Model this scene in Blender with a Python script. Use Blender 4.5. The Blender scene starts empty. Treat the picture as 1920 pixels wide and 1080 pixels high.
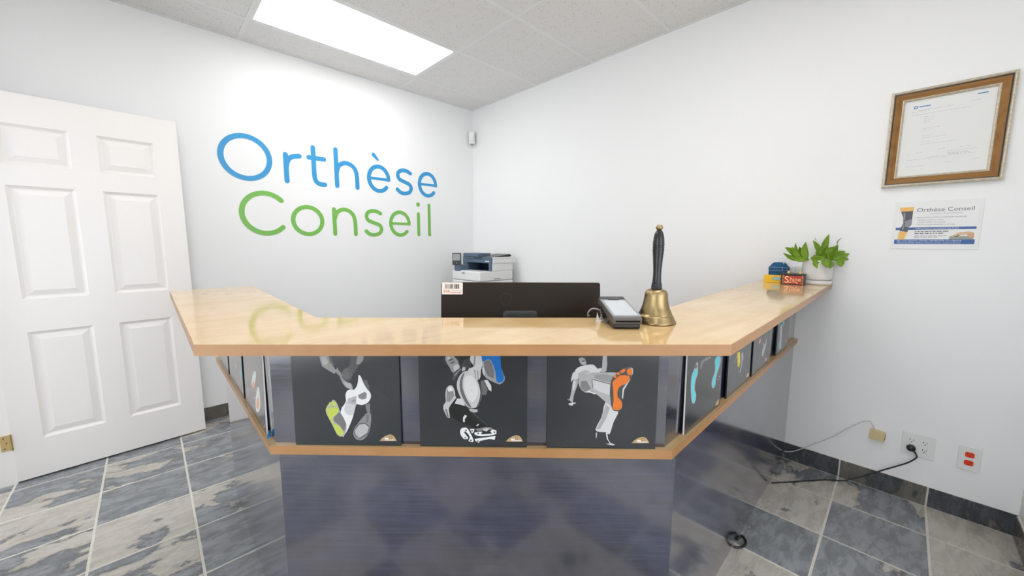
import bpy, bmesh, math, random
from mathutils import Vector, Matrix

random.seed(7)
SC = bpy.context.scene
COL = SC.collection

# ------------------------------------------------------------------ camera
CAM_H = 1.29
cam_d = bpy.data.cameras.new('camera')
cam = bpy.data.objects.new('camera', cam_d)
COL.objects.link(cam)
cam_d.sensor_width = 36.0
cam_d.lens = 706.38 * 36.0 / 1920.0
cam_d.clip_start = 0.02
yaw, pitch, roll = math.radians(43.975), math.radians(6.878), math.radians(-0.157)
fwd = Vector((math.sin(yaw) * math.cos(pitch), math.cos(yaw) * math.cos(pitch), -math.sin(pitch)))
rgt = Vector((math.cos(yaw), -math.sin(yaw), 0))
dwn = fwd.cross(rgt)
rgt2 = rgt * math.cos(roll) + dwn * math.sin(roll)
dwn2 = -rgt * math.sin(roll) + dwn * math.cos(roll)
cm = Matrix.Identity(4)
for i in range(3):
    cm[i][0] = rgt2[i]; cm[i][1] = -dwn2[i]; cm[i][2] = -fwd[i]
cm[0][3], cm[1][3], cm[2][3] = 0, 0, CAM_H
cam.matrix_world = cm
SC.camera = cam

# ------------------------------------------------------------------ world, exposure
world = bpy.data.worlds.new('world')
SC.world = world
world.use_nodes = True
bg = world.node_tree.nodes['Background']
bg.inputs[0].default_value = (0.90, 0.955, 1.0, 1)
bg.inputs[1].default_value = 4.4
SC.view_settings.view_transform = 'Standard'
SC.view_settings.look = 'None'
SC.view_settings.exposure = -0.02
SC.view_settings.gamma = 1.0
SC.view_settings.use_curve_mapping = False
LAMP = 6.5            # emission strength of the ceiling light diffusers

# ------------------------------------------------------------------ measures
XR, YB, HC = 2.674, 3.40, 2.708       # right wall, back wall, ceiling
XL = -0.60                            # left wall beside the door
YF = -0.453                           # short return wall near the camera
ZT = 1.072                            # counter top height
R2 = 2 ** -0.5
RV = Vector((0.72, -0.694, 0))        # direction along the counter front, to the right
FV = Vector((0.694, 0.72, 0))         # direction across the counter, away from the front


# ------------------------------------------------------------------ helpers
def s2l(c):
    c = c / 255.0
    return c / 12.92 if c <= 0.04045 else ((c + 0.055) / 1.055) ** 2.4


def rgb(r, g, b):
    return (s2l(r), s2l(g), s2l(b), 1)


MATS = {}


def mat(name, color, rough=0.5, metal=0.0, spec=0.5, coat=0.0):
    if name in MATS:
        return MATS[name]
    m = bpy.data.materials.new(name)
    m.use_nodes = True
    b = m.node_tree.nodes['Principled BSDF']
    b.inputs['Base Color'].default_value = color
    b.inputs['Roughness'].default_value = rough
    b.inputs['Metallic'].default_value = metal
    b.inputs['Specular IOR Level'].default_value = spec
    b.inputs['Coat Weight'].default_value = coat
    MATS[name] = m
    return m


def nd(m, typ, **kw):
    n = m.node_tree.nodes.new(typ)
    for k, v in kw.items():
        if k in n.inputs.keys() if isinstance(k, str) else False:
            n.inputs[k].default_value = v
        else:
            setattr(n, k, v)
    return n


def lk(m, a, b):
    m.node_tree.links.new(a, b)


def ramp(m, stops, interp='LINEAR'):
    n = m.node_tree.nodes.new('ShaderNodeValToRGB')
    n.color_ramp.interpolation = interp
    el = n.color_ramp.elements
    while len(el) < len(stops):
        el.new(0.5)
    for e, (p, c) in zip(el, stops):
        e.position = p
        e.color = c
    return n


def bump(m, height_socket, strength=0.1, dist=0.01):
    b = m.node_tree.nodes['Principled BSDF']
    n = nd(m, 'ShaderNodeBump')
    n.inputs['Strength'].default_value = strength
    n.inputs['Distance'].default_value = dist
    lk(m, height_socket, n.inputs['Height'])
    lk(m, n.outputs[0], b.inputs['Normal'])


def coords(m, scale=(1, 1, 1), kind='Object', random_offset=False, rot=(0, 0, 0)):
    t = nd(m, 'ShaderNodeTexCoord')
    mp = nd(m, 'ShaderNodeMapping')
    mp.inputs['Scale'].default_value = scale
    mp.inputs['Rotation'].default_value = rot
    lk(m, t.outputs[kind], mp.inputs[0])
    if random_offset:
        oi = nd(m, 'ShaderNodeObjectInfo')
        mul = nd(m, 'ShaderNodeMath', operation='MULTIPLY')
        mul.inputs[1].default_value = 37.0
        lk(m, oi.outputs['Random'], mul.inputs[0])
        lk(m, mul.outputs[0], mp.inputs['Location'])
    return mp.outputs[0]


def noise(m, vec, scale, detail=4, rough=0.55, dist=0.0):
    n = nd(m, 'ShaderNodeTexNoise')
    n.inputs['Scale'].default_value = scale
    n.inputs['Detail'].default_value = detail
    n.inputs['Roughness'].default_value = rough
    n.inputs['Distortion'].default_value = dist
    lk(m, vec, n.inputs['Vector'])
    return n.outputs['Fac']


def mixc(m, fac, a, b, typ='MIX'):
    n = nd(m, 'ShaderNodeMix', data_type='RGBA', blend_type=typ)
    for sock, v in ((n.inputs['Factor'], fac), (n.inputs[6], a), (n.inputs[7], b)):
        if hasattr(v, 'links') or isinstance(v, bpy.types.NodeSocket):
            lk(m, v, sock)
        else:
            sock.default_value = v
    return n.outputs[2]


class MB:
    """collects geometry for ONE mesh object"""
    def __init__(s):
        s.v = []; s.f = []; s.mi = []; s.mats = []; s.cur = 0; s.sm = []; s.smooth = False
        s.M = None

    def mat(s, m):
        if m not in s.mats:
            s.mats.append(m)
        s.cur = s.mats.index(m)
        return s

    def pt(s, p):
        p = Vector(p)
        if s.M is not None:
            p = s.M @ p
        s.v.append(p)
        return len(s.v) - 1

    def face(s, idx):
        s.f.append(list(idx)); s.mi.append(s.cur); s.sm.append(s.smooth)

    def poly(s, pts):
        s.face([s.pt(p) for p in pts])

    def box(s, a, b):
        x0, y0, z0 = a; x1, y1, z1 = b
        i = [s.pt(p) for p in ((x0, y0, z0), (x1, y0, z0), (x1, y1, z0), (x0, y1, z0), (x0, y0, z1), (x1, y0, z1), (x1, y1, z1), (x0, y1, z1))]
        for q in ((3, 2, 1, 0), (4, 5, 6, 7), (0, 1, 5, 4), (1, 2, 6, 5), (2, 3, 7, 6), (3, 0, 4, 7)):
            s.face([i[k] for k in q])
        return s

    def prism(s, pts, z0, z1, axis='z'):
        """extrude a CCW 2-D outline; axis z: (x,y), y: (x,z), x: (y,z)"""
        def P(p, h):
            return {'z': (p[0], p[1], h), 'y': (p[0], h, p[1]), 'x': (h, p[0], p[1])}[axis]
        a = [s.pt(P(p, z0)) for p in pts]
        b = [s.pt(P(p, z1)) for p in pts]
        n = len(pts)
        flip = axis == 'y'
        bot, top = list(reversed(a)), list(b)
        if flip:
            bot.reverse(); top.reverse()
        s.face(bot); s.face(top)
        for k in range(n):
            q = [a[k], a[(k + 1) % n], b[(k + 1) % n], b[k]]
            if flip:
                q.reverse()
            s.face(q)
        return s

    def lathe(s, prof, seg=32, center=(0, 0, 0)):
        """prof list of (r,z)"""
        rings = []
        cx, cy, cz = center
        for r, z in prof:
            if r < 1e-6:
                rings.append([s.pt((cx, cy, cz + z))])
            else:
                rings.append([s.pt((cx + r * math.cos(2 * math.pi * k / seg), cy + r * math.sin(2 * math.pi * k / seg), cz + z)) for k in range(seg)])
        for A, B in zip(rings, rings[1:]):
            for k in range(seg):
                k2 = (k + 1) % seg
                if len(A) == 1 and len(B) == 1:
                    continue
                if len(A) == 1:
                    s.face([A[0], B[k2], B[k]])
                elif len(B) == 1:
                    s.face([A[k], A[k2], B[0]])
                else:
                    s.face([A[k], A[k2], B[k2], B[k]])
        return s

    def tube(s, pts, r, seg=8, caps=True):
        pts = [Vector(p) for p in pts]
        rad = r if isinstance(r, (list, tuple)) else [r] * len(pts)
        rings = []
        up = Vector((0, 0, 1))
        prev = None
        for i, p in enumerate(pts):
            t = (pts[min(i + 1, len(pts) - 1)] - pts[max(i - 1, 0)])
            t.normalize()
            if prev is None:
                n = t.cross(up)
                if n.length < 1e-3:
                    n = t.cross(Vector((1, 0, 0)))
                n.normalize()
            else:
                n = prev - t * prev.dot(t)
                n.normalize()
            prev = n
            b = t.cross(n)
            rings.append([s.pt(p + (n * math.cos(2 * math.pi * k / seg) + b * math.sin(2 * math.pi * k / seg)) * rad[i]) for k in range(seg)])
        for A, B in zip(rings, rings[1:]):
            for k in range(seg):
                k2 = (k + 1) % seg
                s.face([A[k], A[k2], B[k2], B[k]])
        if caps:
            s.face(list(reversed(rings[0]))); s.face(rings[-1])
        return s

    def ball(s, c, r, seg=16, rings=8, sz=1.0):
        s.lathe([(max(r * math.sin(math.pi * k / rings), 0 if k in (0, rings) else 1e-5), -r * sz * math.cos(math.pi * k / rings)) for k in range(rings + 1)], seg, c)
        return s

    def build(s, name, parent=None, material=None, bevel=0.0, segs=2, loc=None, rotz=None, matrix=None):
        me = bpy.data.meshes.new(name)
        me.from_pydata([tuple(p) for p in s.v], [], s.f)
        mats = s.mats if s.mats else [material]
        for m in mats:
            me.materials.append(m)
        for p, k, sm in zip(me.polygons, s.mi, s.sm):
            p.material_index = k if s.mats else 0
            p.use_smooth = sm
        me.validate(); me.update()
        bm = bmesh.new(); bm.from_mesh(me)
        bmesh.ops.recalc_face_normals(bm, faces=bm.faces)
        bm.to_mesh(me); bm.free()
        o = bpy.data.objects.new(name, me)
        COL.objects.link(o)
        if parent is not None:
            o.parent = parent
        if loc is not None:
            o.location = loc
        if rotz is not None:
            o.rotation_euler = (0, 0, rotz)
        if matrix is not None:
            o.matrix_local = matrix
        if bevel > 0:
            bv = o.modifiers.new('bevel', 'BEVEL')
            bv.width = bevel; bv.segments = segs; bv.limit_method = 'ANGLE'; bv.angle_limit = math.radians(35)
        return o


def thing(name, label, cat, loc=(0, 0, 0), rotz=0, group=None):
    o = bpy.data.objects.new(name, None)
    o.empty_display_size = 0.05
    COL.objects.link(o)
    o.location = loc
    o.rotation_euler = (0, 0, rotz)
    o['label'] = label; o['category'] = cat
    if group:
        o['group'] = group
    return o


def tag(o, label, cat, group=None):
    o['label'] = label; o['category'] = cat
    if group:
        o['group'] = group
    return o


def struct(o, label=None, cat=None):
    o['kind'] = 'structure'
    if label:
        o['label'] = label
    if cat:
        o['category'] = cat
    return o


def dup(o, name=None, parent=None):
    c = o.copy()
    COL.objects.link(c)
    if parent is not None:
        c.parent = parent
    return c


def smooth_path(pts, n=6, closed=False):
    """Catmull-Rom through the points"""
    P = [Vector(p) for p in pts]
    out = []
    m = len(P)
    rng = m if closed else m - 1
    for i in range(rng):
        if closed:
            p0, p1, p2, p3 = P[(i - 1) % m], P[i], P[(i + 1) % m], P[(i + 2) % m]
        else:
            p0, p1, p2, p3 = P[max(i - 1, 0)], P[i], P[i + 1], P[min(i + 2, m - 1)]
        for k in range(n):
            t = k / n
            out.append(0.5 * ((2 * p1) + (-p0 + p2) * t + (2 * p0 - 5 * p1 + 4 * p2 - p3) * t * t + (-p0 + 3 * p1 - 3 * p2 + p3) * t ** 3))
    if not closed:
        out.append(P[-1])
    return out


def rrect(x0, y0, x1, y1, r, n=4):
    pts = []
    for cx, cy, a0 in ((x1 - r, y0 + r, -90), (x1 - r, y1 - r, 0), (x0 + r, y1 - r, 90), (x0 + r, y0 + r, 180)):
        for k in range(n + 1):
            a = math.radians(a0 + 90 * k / n)
            pts.append((cx + r * math.cos(a), cy + r * math.sin(a)))
    return pts


def stroke(mb, pts, w, t0, t1, closed=False, cap=8):
    """a flat ribbon with round ends, drawn in (x,z) and standing from y=t0 to y=t1 (front)"""
    P = [Vector((p[0], p[1])) for p in pts]
    n = len(P)
    L, Rr = [], []
    ws = w if isinstance(w, (list, tuple)) else [w] * n
    for i in range(n):
        a = P[(i - 1) % n] if closed or i > 0 else P[i]
        b = P[(i + 1) % n] if closed or i < n - 1 else P[i]
        t = (b - a).normalized()
        nv = Vector((-t.y, t.x)) * ws[i] / 2
        L.append(P[i] + nv); Rr.append(P[i] - nv)
    if closed:
        for ring in (L, Rr):
            pass
        for i in range(n):
            j = (i + 1) % n
            mb.poly([(L[i].x, t1, L[i].y), (Rr[i].x, t1, Rr[i].y), (Rr[j].x, t1, Rr[j].y), (L[j].x, t1, L[j].y)])
            mb.poly([(L[i].x, t1, L[i].y), (L[j].x, t1, L[j].y), (L[j].x, t0, L[j].y), (L[i].x, t0, L[i].y)])
            mb.poly([(Rr[i].x, t1, Rr[i].y), (Rr[i].x, t0, Rr[i].y), (Rr[j].x, t0, Rr[j].y), (Rr[j].x, t1, Rr[j].y)])
        return
    out = list(Rr)
    te = (P[-1] - P[-2]).normalized(); ne = Vector((-te.y, te.x))
    for k in range(1, cap):
        a = -math.pi / 2 + math.pi * k / cap
        out.append(P[-1] + (te * math.cos(a) + ne * math.sin(a)) * ws[-1] / 2)
    out += list(reversed(L))
    ts = (P[0] - P[1]).normalized(); ns = Vector((-ts.y, ts.x))
    for k in range(1, cap):
        a = -math.pi / 2 + math.pi * k / cap
        out.append(P[0] + (ts * math.cos(a) + ns * math.sin(a)) * ws[0] / 2)
    # quads for the body, fans for the ends
    for i in range(n - 1):
        j = i + 1
        mb.poly([(L[i].x, t1, L[i].y), (Rr[i].x, t1, Rr[i].y), (Rr[j].x, t1, Rr[j].y), (L[j].x, t1, L[j].y)])
    ce = out[n - 1:n + cap]
    mb.poly([(p.x, t1, p.y) for p in ce])
    cs = out[2 * n + cap - 2:] + [out[0]]
    mb.poly([(p.x, t1, p.y) for p in cs])
    m = len(out)
    for i in range(m):
        a, b = out[i], out[(i + 1) % m]
        mb.poly([(a.x, t1, a.y), (b.x, t1, b.y), (b.x, t0, b.y), (a.x, t0, a.y)])


def text_mesh(name, body, size, material, parent, matrix, align='LEFT', extrude=0.0, squeeze=1.0):
    cu = bpy.data.curves.new(name, 'FONT')
    cu.body = body; cu.size = size; cu.align_x = align; cu.extrude = extrude
    cu.resolution_u = 3
    tmp = bpy.data.objects.new(name, cu)
    COL.objects.link(tmp)
    bpy.context.view_layer.update()
    dg = bpy.context.evaluated_depsgraph_get()
    me = bpy.data.meshes.new_from_object(tmp.evaluated_get(dg))
    bpy.data.objects.remove(tmp)
    bpy.data.curves.remove(cu)
    me.materials.clear(); me.materials.append(material)
    if squeeze != 1.0:
        me.transform(Matrix.Diagonal((squeeze, 1, 1, 1)))
    o = bpy.data.objects.new(name, me)
    COL.objects.link(o)
    o.parent = parent
    o.matrix_local = matrix
    return o


def frame(origin, u, v):
    """matrix whose x axis is u, y axis v, z axis u x v, at origin"""
    u = Vector(u).normalized(); v = Vector(v).normalized(); w = u.cross(v)
    m = Matrix.Identity(4)
    for i in range(3):
        m[i][0] = u[i]; m[i][1] = v[i]; m[i][2] = w[i]; m[i][3] = origin[i]
    return m


# ------------------------------------------------------------------ materials
def make_wall(name, col):
    m = mat(name, col, 0.55, spec=0.3)
    v = coords(m)
    bump(m, noise(m, v, 240, 3), 0.06, 0.002)
    return m


WALL = make_wall('wall_paint', (0.88, 0.88, 0.88, 1))
DOORW = mat('door_paint', (0.86, 0.825, 0.80, 1), 0.35)
GROUT = mat('grout', (0.66, 0.64, 0.58, 1), 0.9, spec=0.1)
v_ = coords(GROUT); lk(GROUT, mixc(GROUT, noise(GROUT, v_, 18, 5), (0.58, 0.55, 0.48, 1), (0.80, 0.78, 0.71, 1)), GROUT.node_tree.nodes['Principled BSDF'].inputs['Base Color'])


def slate(name, dark, mid, light, bias, sc_=1.0):
    m = mat(name, mid, 0.3, spec=0.5)
    b = m.node_tree.nodes['Principled BSDF']
    oi = nd(m, 'ShaderNodeObjectInfo')
    # every tile is cut from its own piece of the stone pattern, turned its own way
    t = nd(m, 'ShaderNodeTexCoord')
    sh = nd(m, 'ShaderNodeMath', operation='MULTIPLY'); sh.inputs[1].default_value = 43.0
    lk(m, oi.outputs['Random'], sh.inputs[0])
    cmb = nd(m, 'ShaderNodeCombineXYZ')
    lk(m, sh.outputs[0], cmb.inputs[0]); lk(m, sh.outputs[0], cmb.inputs[2])
    ad = nd(m, 'ShaderNodeVectorMath', operation='ADD')
    lk(m, t.outputs['Object'], ad.inputs[0]); lk(m, cmb.outputs[0], ad.inputs[1])

    def mapped(scale, rot):
        mp = nd(m, 'ShaderNodeMapping')
        mp.inputs['Scale'].default_value = scale; mp.inputs['Rotation'].default_value = (0, 0, rot)
        lk(m, ad.outputs[0], mp.inputs[0])
        return mp.outputs[0]
    big = noise(m, mapped((1, 1.9, 1), 0.7), 2.1 * sc_, 12, 0.62, 0.15)
    jit = nd(m, 'ShaderNodeMath', operation='MULTIPLY_ADD')
    fr = nd(m, 'ShaderNodeMath', operation='FRACT'); lk(m, sh.outputs[0], fr.inputs[0])
    lk(m, fr.outputs[0], jit.inputs[0]); jit.inputs[1].default_value = 0.34; jit.inputs[2].default_value = -0.17 + bias
    sm_ = nd(m, 'ShaderNodeMath', operation='ADD'); lk(m, big, sm_.inputs[0]); lk(m, jit.outputs[0], sm_.inputs[1])
    r1 = ramp(m, [(0.0, (0, 0, 0, 1)), (0.53, (0, 0, 0, 1)), (0.56, (0.85, 0.85, 0.85, 1)), (0.8, (1, 1, 1, 1))])
    lk(m, sm_.outputs[0], r1.inputs[0])
    st = noise(m, mapped((1, 2.8, 1), 0.55), 8, 12, 0.72, 0.35)
    r2 = ramp(m, [(0.30, dark), (0.48, mid), (0.66, tuple(min(1, c * 1.55) for c in mid[:3]) + (1,))])
    lk(m, st, r2.inputs[0])
    r3 = ramp(m, [(0.28, tuple(c * 0.60 for c in light[:3]) + (1,)), (0.45, tuple(c * 0.88 for c in light[:3]) + (1,)), (0.65, light)])
    lk(m, st, r3.inputs[0])
    c = mixc(m, r1.outputs[0], r2.outputs[0], r3.outputs[0])
    fn = noise(m, mapped((1, 2.6, 1), 0.8), 30, 10, 0.76, 0.5)
    r4 = ramp(m, [(0.62, (0, 0, 0, 1)), (0.70, (0.6, 0.6, 0.6, 1))])
    lk(m, fn, r4.inputs[0])
    c2 = mixc(m, r4.outputs[0], c, tuple(min(1, q * 2.6) for q in mid[:3]) + (1,))
    r5 = ramp(m, [(0.30, (0.7, 0.7, 0.7, 1)), (0.39, (0, 0, 0, 1))])
    lk(m, fn, r5.inputs[0])
    c3 = mixc(m, r5.outputs[0], c2, tuple(q * 0.45 for q in dark[:3]) + (1,))
    r6 = ramp(m, [(0.515, (0, 0, 0, 1)), (0.540, (0.65, 0.65, 0.65, 1)), (0.556, (0, 0, 0, 1))])
    lk(m, sm_.outputs[0], r6.inputs[0])
    c4 = mixc(m, r6.outputs[0], c3, tuple(q * 0.5 for q in dark[:3]) + (1,))
    lk(m, c4, b.inputs['Base Color'])
    rr = ramp(m, [(0.35, (0.20, 0.20, 0.20, 1)), (0.65, (0.34, 0.34, 0.34, 1))])
    lk(m, st, rr.inputs[0]); lk(m, rr.outputs[0], b.inputs['Roughness'])
    hsum = nd(m, 'ShaderNodeMath', operation='MULTIPLY_ADD'); hsum.inputs[1].default_value = 0.5
    lk(m, fn, hsum.inputs[0]); lk(m, big, hsum.inputs[2])
    bump(m, hsum.outputs[0], 0.16, 0.008)
    return m


SLATE = slate('slate_tile', (0.11, 0.12, 0.132, 1), (0.215, 0.227, 0.243, 1), (0.57, 0.525, 0.465, 1), 0.015)
SLATE_D = slate('slate_skirting_tile', (0.018, 0.022, 0.027, 1), (0.05, 0.056, 0.064, 1), (0.15, 0.135, 0.11, 1), -0.01)

CEIL = mat('ceiling_tile_fibre', (0.80, 0.785, 0.77, 1), 0.95, spec=0.05)
v_ = coords(CEIL, random_offset=True)
vo = nd(CEIL, 'ShaderNodeTexVoronoi'); vo.inputs['Scale'].default_value = 105; vo.inputs['Randomness'].default_value = 1
v2_ = coords(CEIL, (1, 0.55, 1), random_offset=True, rot=(0, 0, 0.5)); lk(CEIL, v2_, vo.inputs['Vector'])
rp = ramp(CEIL, [(0.16, (1, 1, 1, 1)), (0.27, (0, 0, 0, 1))]); lk(CEIL, vo.outputs['Distance'], rp.inputs[0])
sel = ramp(CEIL, [(0.46, (0, 0, 0, 1)), (0.56, (1, 1, 1, 1))]); lk(CEIL, noise(CEIL, v_, 26, 3), sel.inputs[0])
pit = nd(CEIL, 'ShaderNodeMath', operation='MULTIPLY'); lk(CEIL, rp.outputs[0], pit.inputs[0]); lk(CEIL, sel.outputs[0], pit.inputs[1])
lk(CEIL, mixc(CEIL, pit.outputs[0], (0.80, 0.785, 0.77, 1), (0.46, 0.43, 0.41, 1)), CEIL.node_tree.nodes['Principled BSDF'].inputs['Base Color'])
CEIL_GRID = mat('ceiling_grid_white', (0.80, 0.80, 0.79, 1), 0.5)
LIGHTFRAME = mat('light_frame_white', (0.82, 0.82, 0.82, 1), 0.4)

DIFF = bpy.data.materials.new('light_diffuser'); DIFF.use_nodes = True
DIFF.node_tree.nodes.clear()
em = DIFF.node_tree.nodes.new('ShaderNodeEmission'); em.inputs[0].default_value = (1.0, 0.995, 0.985, 1); em.inputs[1].default_value = LAMP
oo = DIFF.node_tree.nodes.new('ShaderNodeOutputMaterial'); DIFF.node_tree.links.new(em.outputs[0], oo.inputs[0])


def maple(name, a, b, rough):
    m = mat(name, a, rough, spec=0.5 if rough > 0.2 else 1.0)
    bs = m.node_tree.nodes['Principled BSDF']
    v = coords(m, (1.2, 9, 9), rot=(0, 0, math.radians(45)))
    n1 = noise(m, v, 1.6, 6, 0.6, 0.6)
    v2 = coords(m, (1, 1, 1))
    n2 = noise(m, v2, 4.5, 4, 0.6, 0.4)
    ad = nd(m, 'ShaderNodeMath', operation='ADD'); lk(m, n1, ad.inputs[0]); lk(m, n2, ad.inputs[1])
    r = ramp(m, [(0.35, a), (0.68, b)])
    hv = nd(m, 'ShaderNodeMath', operation='MULTIPLY'); hv.inputs[1].default_value = 0.5; lk(m, ad.outputs[0], hv.inputs[0])
    lk(m, hv.outputs[0], r.inputs[0]); lk(m, r.outputs[0], bs.inputs['Base Color'])
    return m


MAPLE = maple('maple_laminate', rgb(206, 169, 114), rgb(224, 195, 148), 0.085)
EDGE = maple('maple_edge_band', rgb(160, 114, 70), rgb(176, 131, 86), 0.32)


def navy():
    m = mat('navy_laminate', (0.02, 0.022, 0.05, 1), 0.13, spec=1.0, coat=1.0)
    m.node_tree.nodes['Principled BSDF'].inputs['Coat IOR'].default_value = 1.85
    m.node_tree.nodes['Principled BSDF'].inputs['Coat Roughness'].default_value = 0.12
    bs = m.node_tree.nodes['Principled BSDF']
    v = coords(m, (1.0, 1.0, 40), kind='Object')
    n1 = noise(m, v, 3.5, 7, 0.62, 0.5)
    r = ramp(m, [(0.30, (0.006, 0.007, 0.020, 1)), (0.48, (0.016, 0.018, 0.042, 1)), (0.72, (0.038, 0.038, 0.074, 1))])
    lk(m, n1, r.inputs[0])
    v2 = coords(m, (1, 1, 2.2))
    n2 = noise(m, v2, 2.6, 3, 0.5, 0.8)
    r2 = ramp(m, [(0.3, (0.7, 0.75, 0.7, 1)), (0.7, (1.25, 1.2, 1.35, 1))])
    lk(m, n2, r2.inputs[0])
    lk(m, mixc(m, 1.0, r.outputs[0], r2.outputs[0], 'MULTIPLY'), bs.inputs['Base Color'])
    rr = ramp(m, [(0.3, (0.12, 0.12, 0.12, 1)), (0.7, (0.20, 0.20, 0.20, 1))])
    lk(m, n1, rr.inputs[0]); lk(m, rr.outputs[0], bs.inputs['Roughness'])
    bump(m, n1, 0.035, 0.002)
    return m


NAVY = navy()
POSTER = mat('poster_black', (0.017, 0.020, 0.024, 1), 0.25, spec=0.3, coat=0.8)
POSTER.node_tree.nodes['Principled BSDF'].inputs['Coat Roughness'].default_value = 0.15
FOAM = mat('foam_core_white', (0.75, 0.75, 0.74, 1), 0.8)
BLUE = mat('vinyl_blue', rgb(54, 152, 208), 0.4)
GREEN = mat('vinyl_green', rgb(122, 186, 84), 0.4)
BLACKP = mat('black_plastic', (0.014, 0.013, 0.013, 1), 0.32)
v_ = coords(BLACKP); bump(BLACKP, noise(BLACKP, v_, 400, 2), 0.05, 0.001)
MONB = mat('monitor_back', (0.020, 0.012, 0.007, 1), 0.45, spec=0.25)
v_ = coords(MONB); bump(MONB, noise(MONB, v_, 350, 2), 0.06, 0.001)
DKGREY = mat('dark_grey_plastic', (0.045, 0.045, 0.047, 1), 0.38)
BRNGREY = mat('warm_grey_plastic', (0.095, 0.085, 0.078, 1), 0.34)
SILVER = mat('silver_plastic', (0.34, 0.34, 0.35, 1), 0.3, metal=0.35)
SCREEN = mat('off_screen_glass', (0.52, 0.55, 0.58, 1), 0.08, spec=0.8)
GREYSCREEN = mat('grey_screen', (0.36, 0.37, 0.38, 1), 0.25)
WPLAST = mat('white_plastic', (0.80, 0.80, 0.79, 1), 0.35)
WPLAST2 = mat('white_printer_plastic', (0.78, 0.78, 0.77, 1), 0.4)
PBLUE = mat('slate_blue_plastic', (0.10, 0.145, 0.215, 1), 0.4)
PBLUED = mat('deep_blue_plastic', (0.010, 0.018, 0.040, 1), 0.4)
BRASS = mat('aged_brass', (0.46, 0.33, 0.135, 1), 0.27, metal=1.0)
v_ = coords(BRASS); bb = BRASS.node_tree.nodes['Principled BSDF']
n_ = noise(BRASS, v_, 26, 5); lk(BRASS, mixc(BRASS, n_, (0.23, 0.160, 0.075, 1), (0.47, 0.355, 0.185, 1)), bb.inputs['Base Color'])
bump(BRASS, noise(BRASS, v_, 55, 5), 0.10, 0.004)
rp = ramp(BRASS, [(0.3, (0.27, 0.27, 0.27, 1)), (0.7, (0.42, 0.42, 0.42, 1))]); lk(BRASS, n_, rp.inputs[0]); lk(BRASS, rp.outputs[0], bb.inputs['Roughness'])
HANDLE = mat('ebony_handle', (0.011, 0.011, 0.012, 1), 0.27)
v_ = coords(HANDLE, (8, 8, 1)); bump(HANDLE, noise(HANDLE, v_, 60, 4), 0.12, 0.001)
HINGE = mat('hinge_brass', (0.62, 0.47, 0.22, 1), 0.35, metal=1.0)
SCREW = mat('screw_dark', (0.08, 0.06, 0.04, 1), 0.5, metal=0.8)
POT = mat('white_ceramic', (0.80, 0.78, 0.76, 1), 0.3)
SOIL = mat('soil', (0.05, 0.035, 0.025, 1), 0.95)
LEAF = mat('leaf_green', (0.12, 0.26, 0.02, 1), 0.38)
v_ = coords(LEAF, (14, 1.6, 1), random_offset=True); n_ = noise(LEAF, v_, 3, 3)
lk(LEAF, mixc(LEAF, n_, (0.10, 0.22, 0.008, 1), (0.27, 0.43, 0.025, 1)), LEAF.node_tree.nodes['Principled BSDF'].inputs['Base Color'])
STEM = mat('stem_green', (0.16, 0.24, 0.06, 1), 0.5)
DRYTIP = mat('dry_leaf', (0.20, 0.17, 0.13, 1), 0.7)
DENIM = mat('blue_denim', (0.02, 0.085, 0.19, 1), 0.9, spec=0.1)
v_ = coords(DENIM); n_ = noise(DENIM, v_, 120, 4)
lk(DENIM, mixc(DENIM, n_, (0.012, 0.055, 0.13, 1), (0.045, 0.15, 0.29, 1)), DENIM.node_tree.nodes['Principled BSDF'].inputs['Base Color'])
THREAD = mat('pale_stitching', (0.35, 0.42, 0.55, 1), 0.8)
YELLOW = mat('yellow_card', rgb(240, 190, 18), 0.35)
PALEB = mat('pale_blue_print', rgb(170, 205, 205), 0.5)
NAVYP = mat('navy_print', rgb(36, 66, 130), 0.5)
TINBLK = mat('tin_black', (0.018, 0.012, 0.010, 1), 0.3)
RED = mat('tin_red', rgb(178, 28, 16), 0.35)
CREAM = mat('cream_print', rgb(250, 214, 150), 0.45)
GOLDP = mat('gold_print', rgb(214, 160, 80), 0.4)
PAPER = mat('paper_white', (0.78, 0.78, 0.77, 1), 0.6)
INK = mat('grey_ink', (0.18, 0.19, 0.21, 1), 0.7)
INKL = mat('pale_ink', (0.50, 0.51, 0.53, 1), 0.7)
INKB = mat('blue_ink', rgb(40, 116, 184), 0.6)
INKR = mat('red_ink', rgb(206, 70, 40), 0.6)
INKK = mat('black_ink', (0.03, 0.03, 0.03, 1), 0.6)
WHITEP = mat('white_print', (0.82, 0.82, 0.82, 1), 0.5)
SIGNB1 = mat('sign_blue', rgb(60, 96, 160), 0.45)
v_ = coords(SIGNB1)
SKINO = mat('print_orange_skin', rgb(238, 188, 104), 0.5)
BRACE = mat('print_brace_grey', rgb(84, 86, 96), 0.5)
BRACEL = mat('print_brace_pale', rgb(140, 143, 146), 0.5)
SOLE = mat('print_insole_tan', rgb(214, 184, 144), 0.5)
SOLED = mat('print_insole_dark', rgb(74, 60, 50), 0.5)
SKINP = mat('print_hand_skin', rgb(214, 158, 122), 0.5)
TEALP = mat('print_table_grey', rgb(150, 158, 146), 0.5)
FRAMESIL = mat('frame_silver', (0.66, 0.61, 0.52, 1), 0.36, metal=0.55)
v_ = coords(FRAMESIL); n_ = noise(FRAMESIL, v_, 90, 4)
lk(FRAMESIL, mixc(FRAMESIL, n_, (0.42, 0.33, 0.20, 1), (0.84, 0.79, 0.68, 1)), FRAMESIL.node_tree.nodes['Principled BSDF'].inputs['Base Color'])
bump(FRAMESIL, noise(FRAMESIL, v_, 160, 2), 0.25, 0.002)
FRAMEWOOD = mat('frame_brown_wood', (0.30, 0.14, 0.04, 1), 0.4, spec=0.25)
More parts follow.
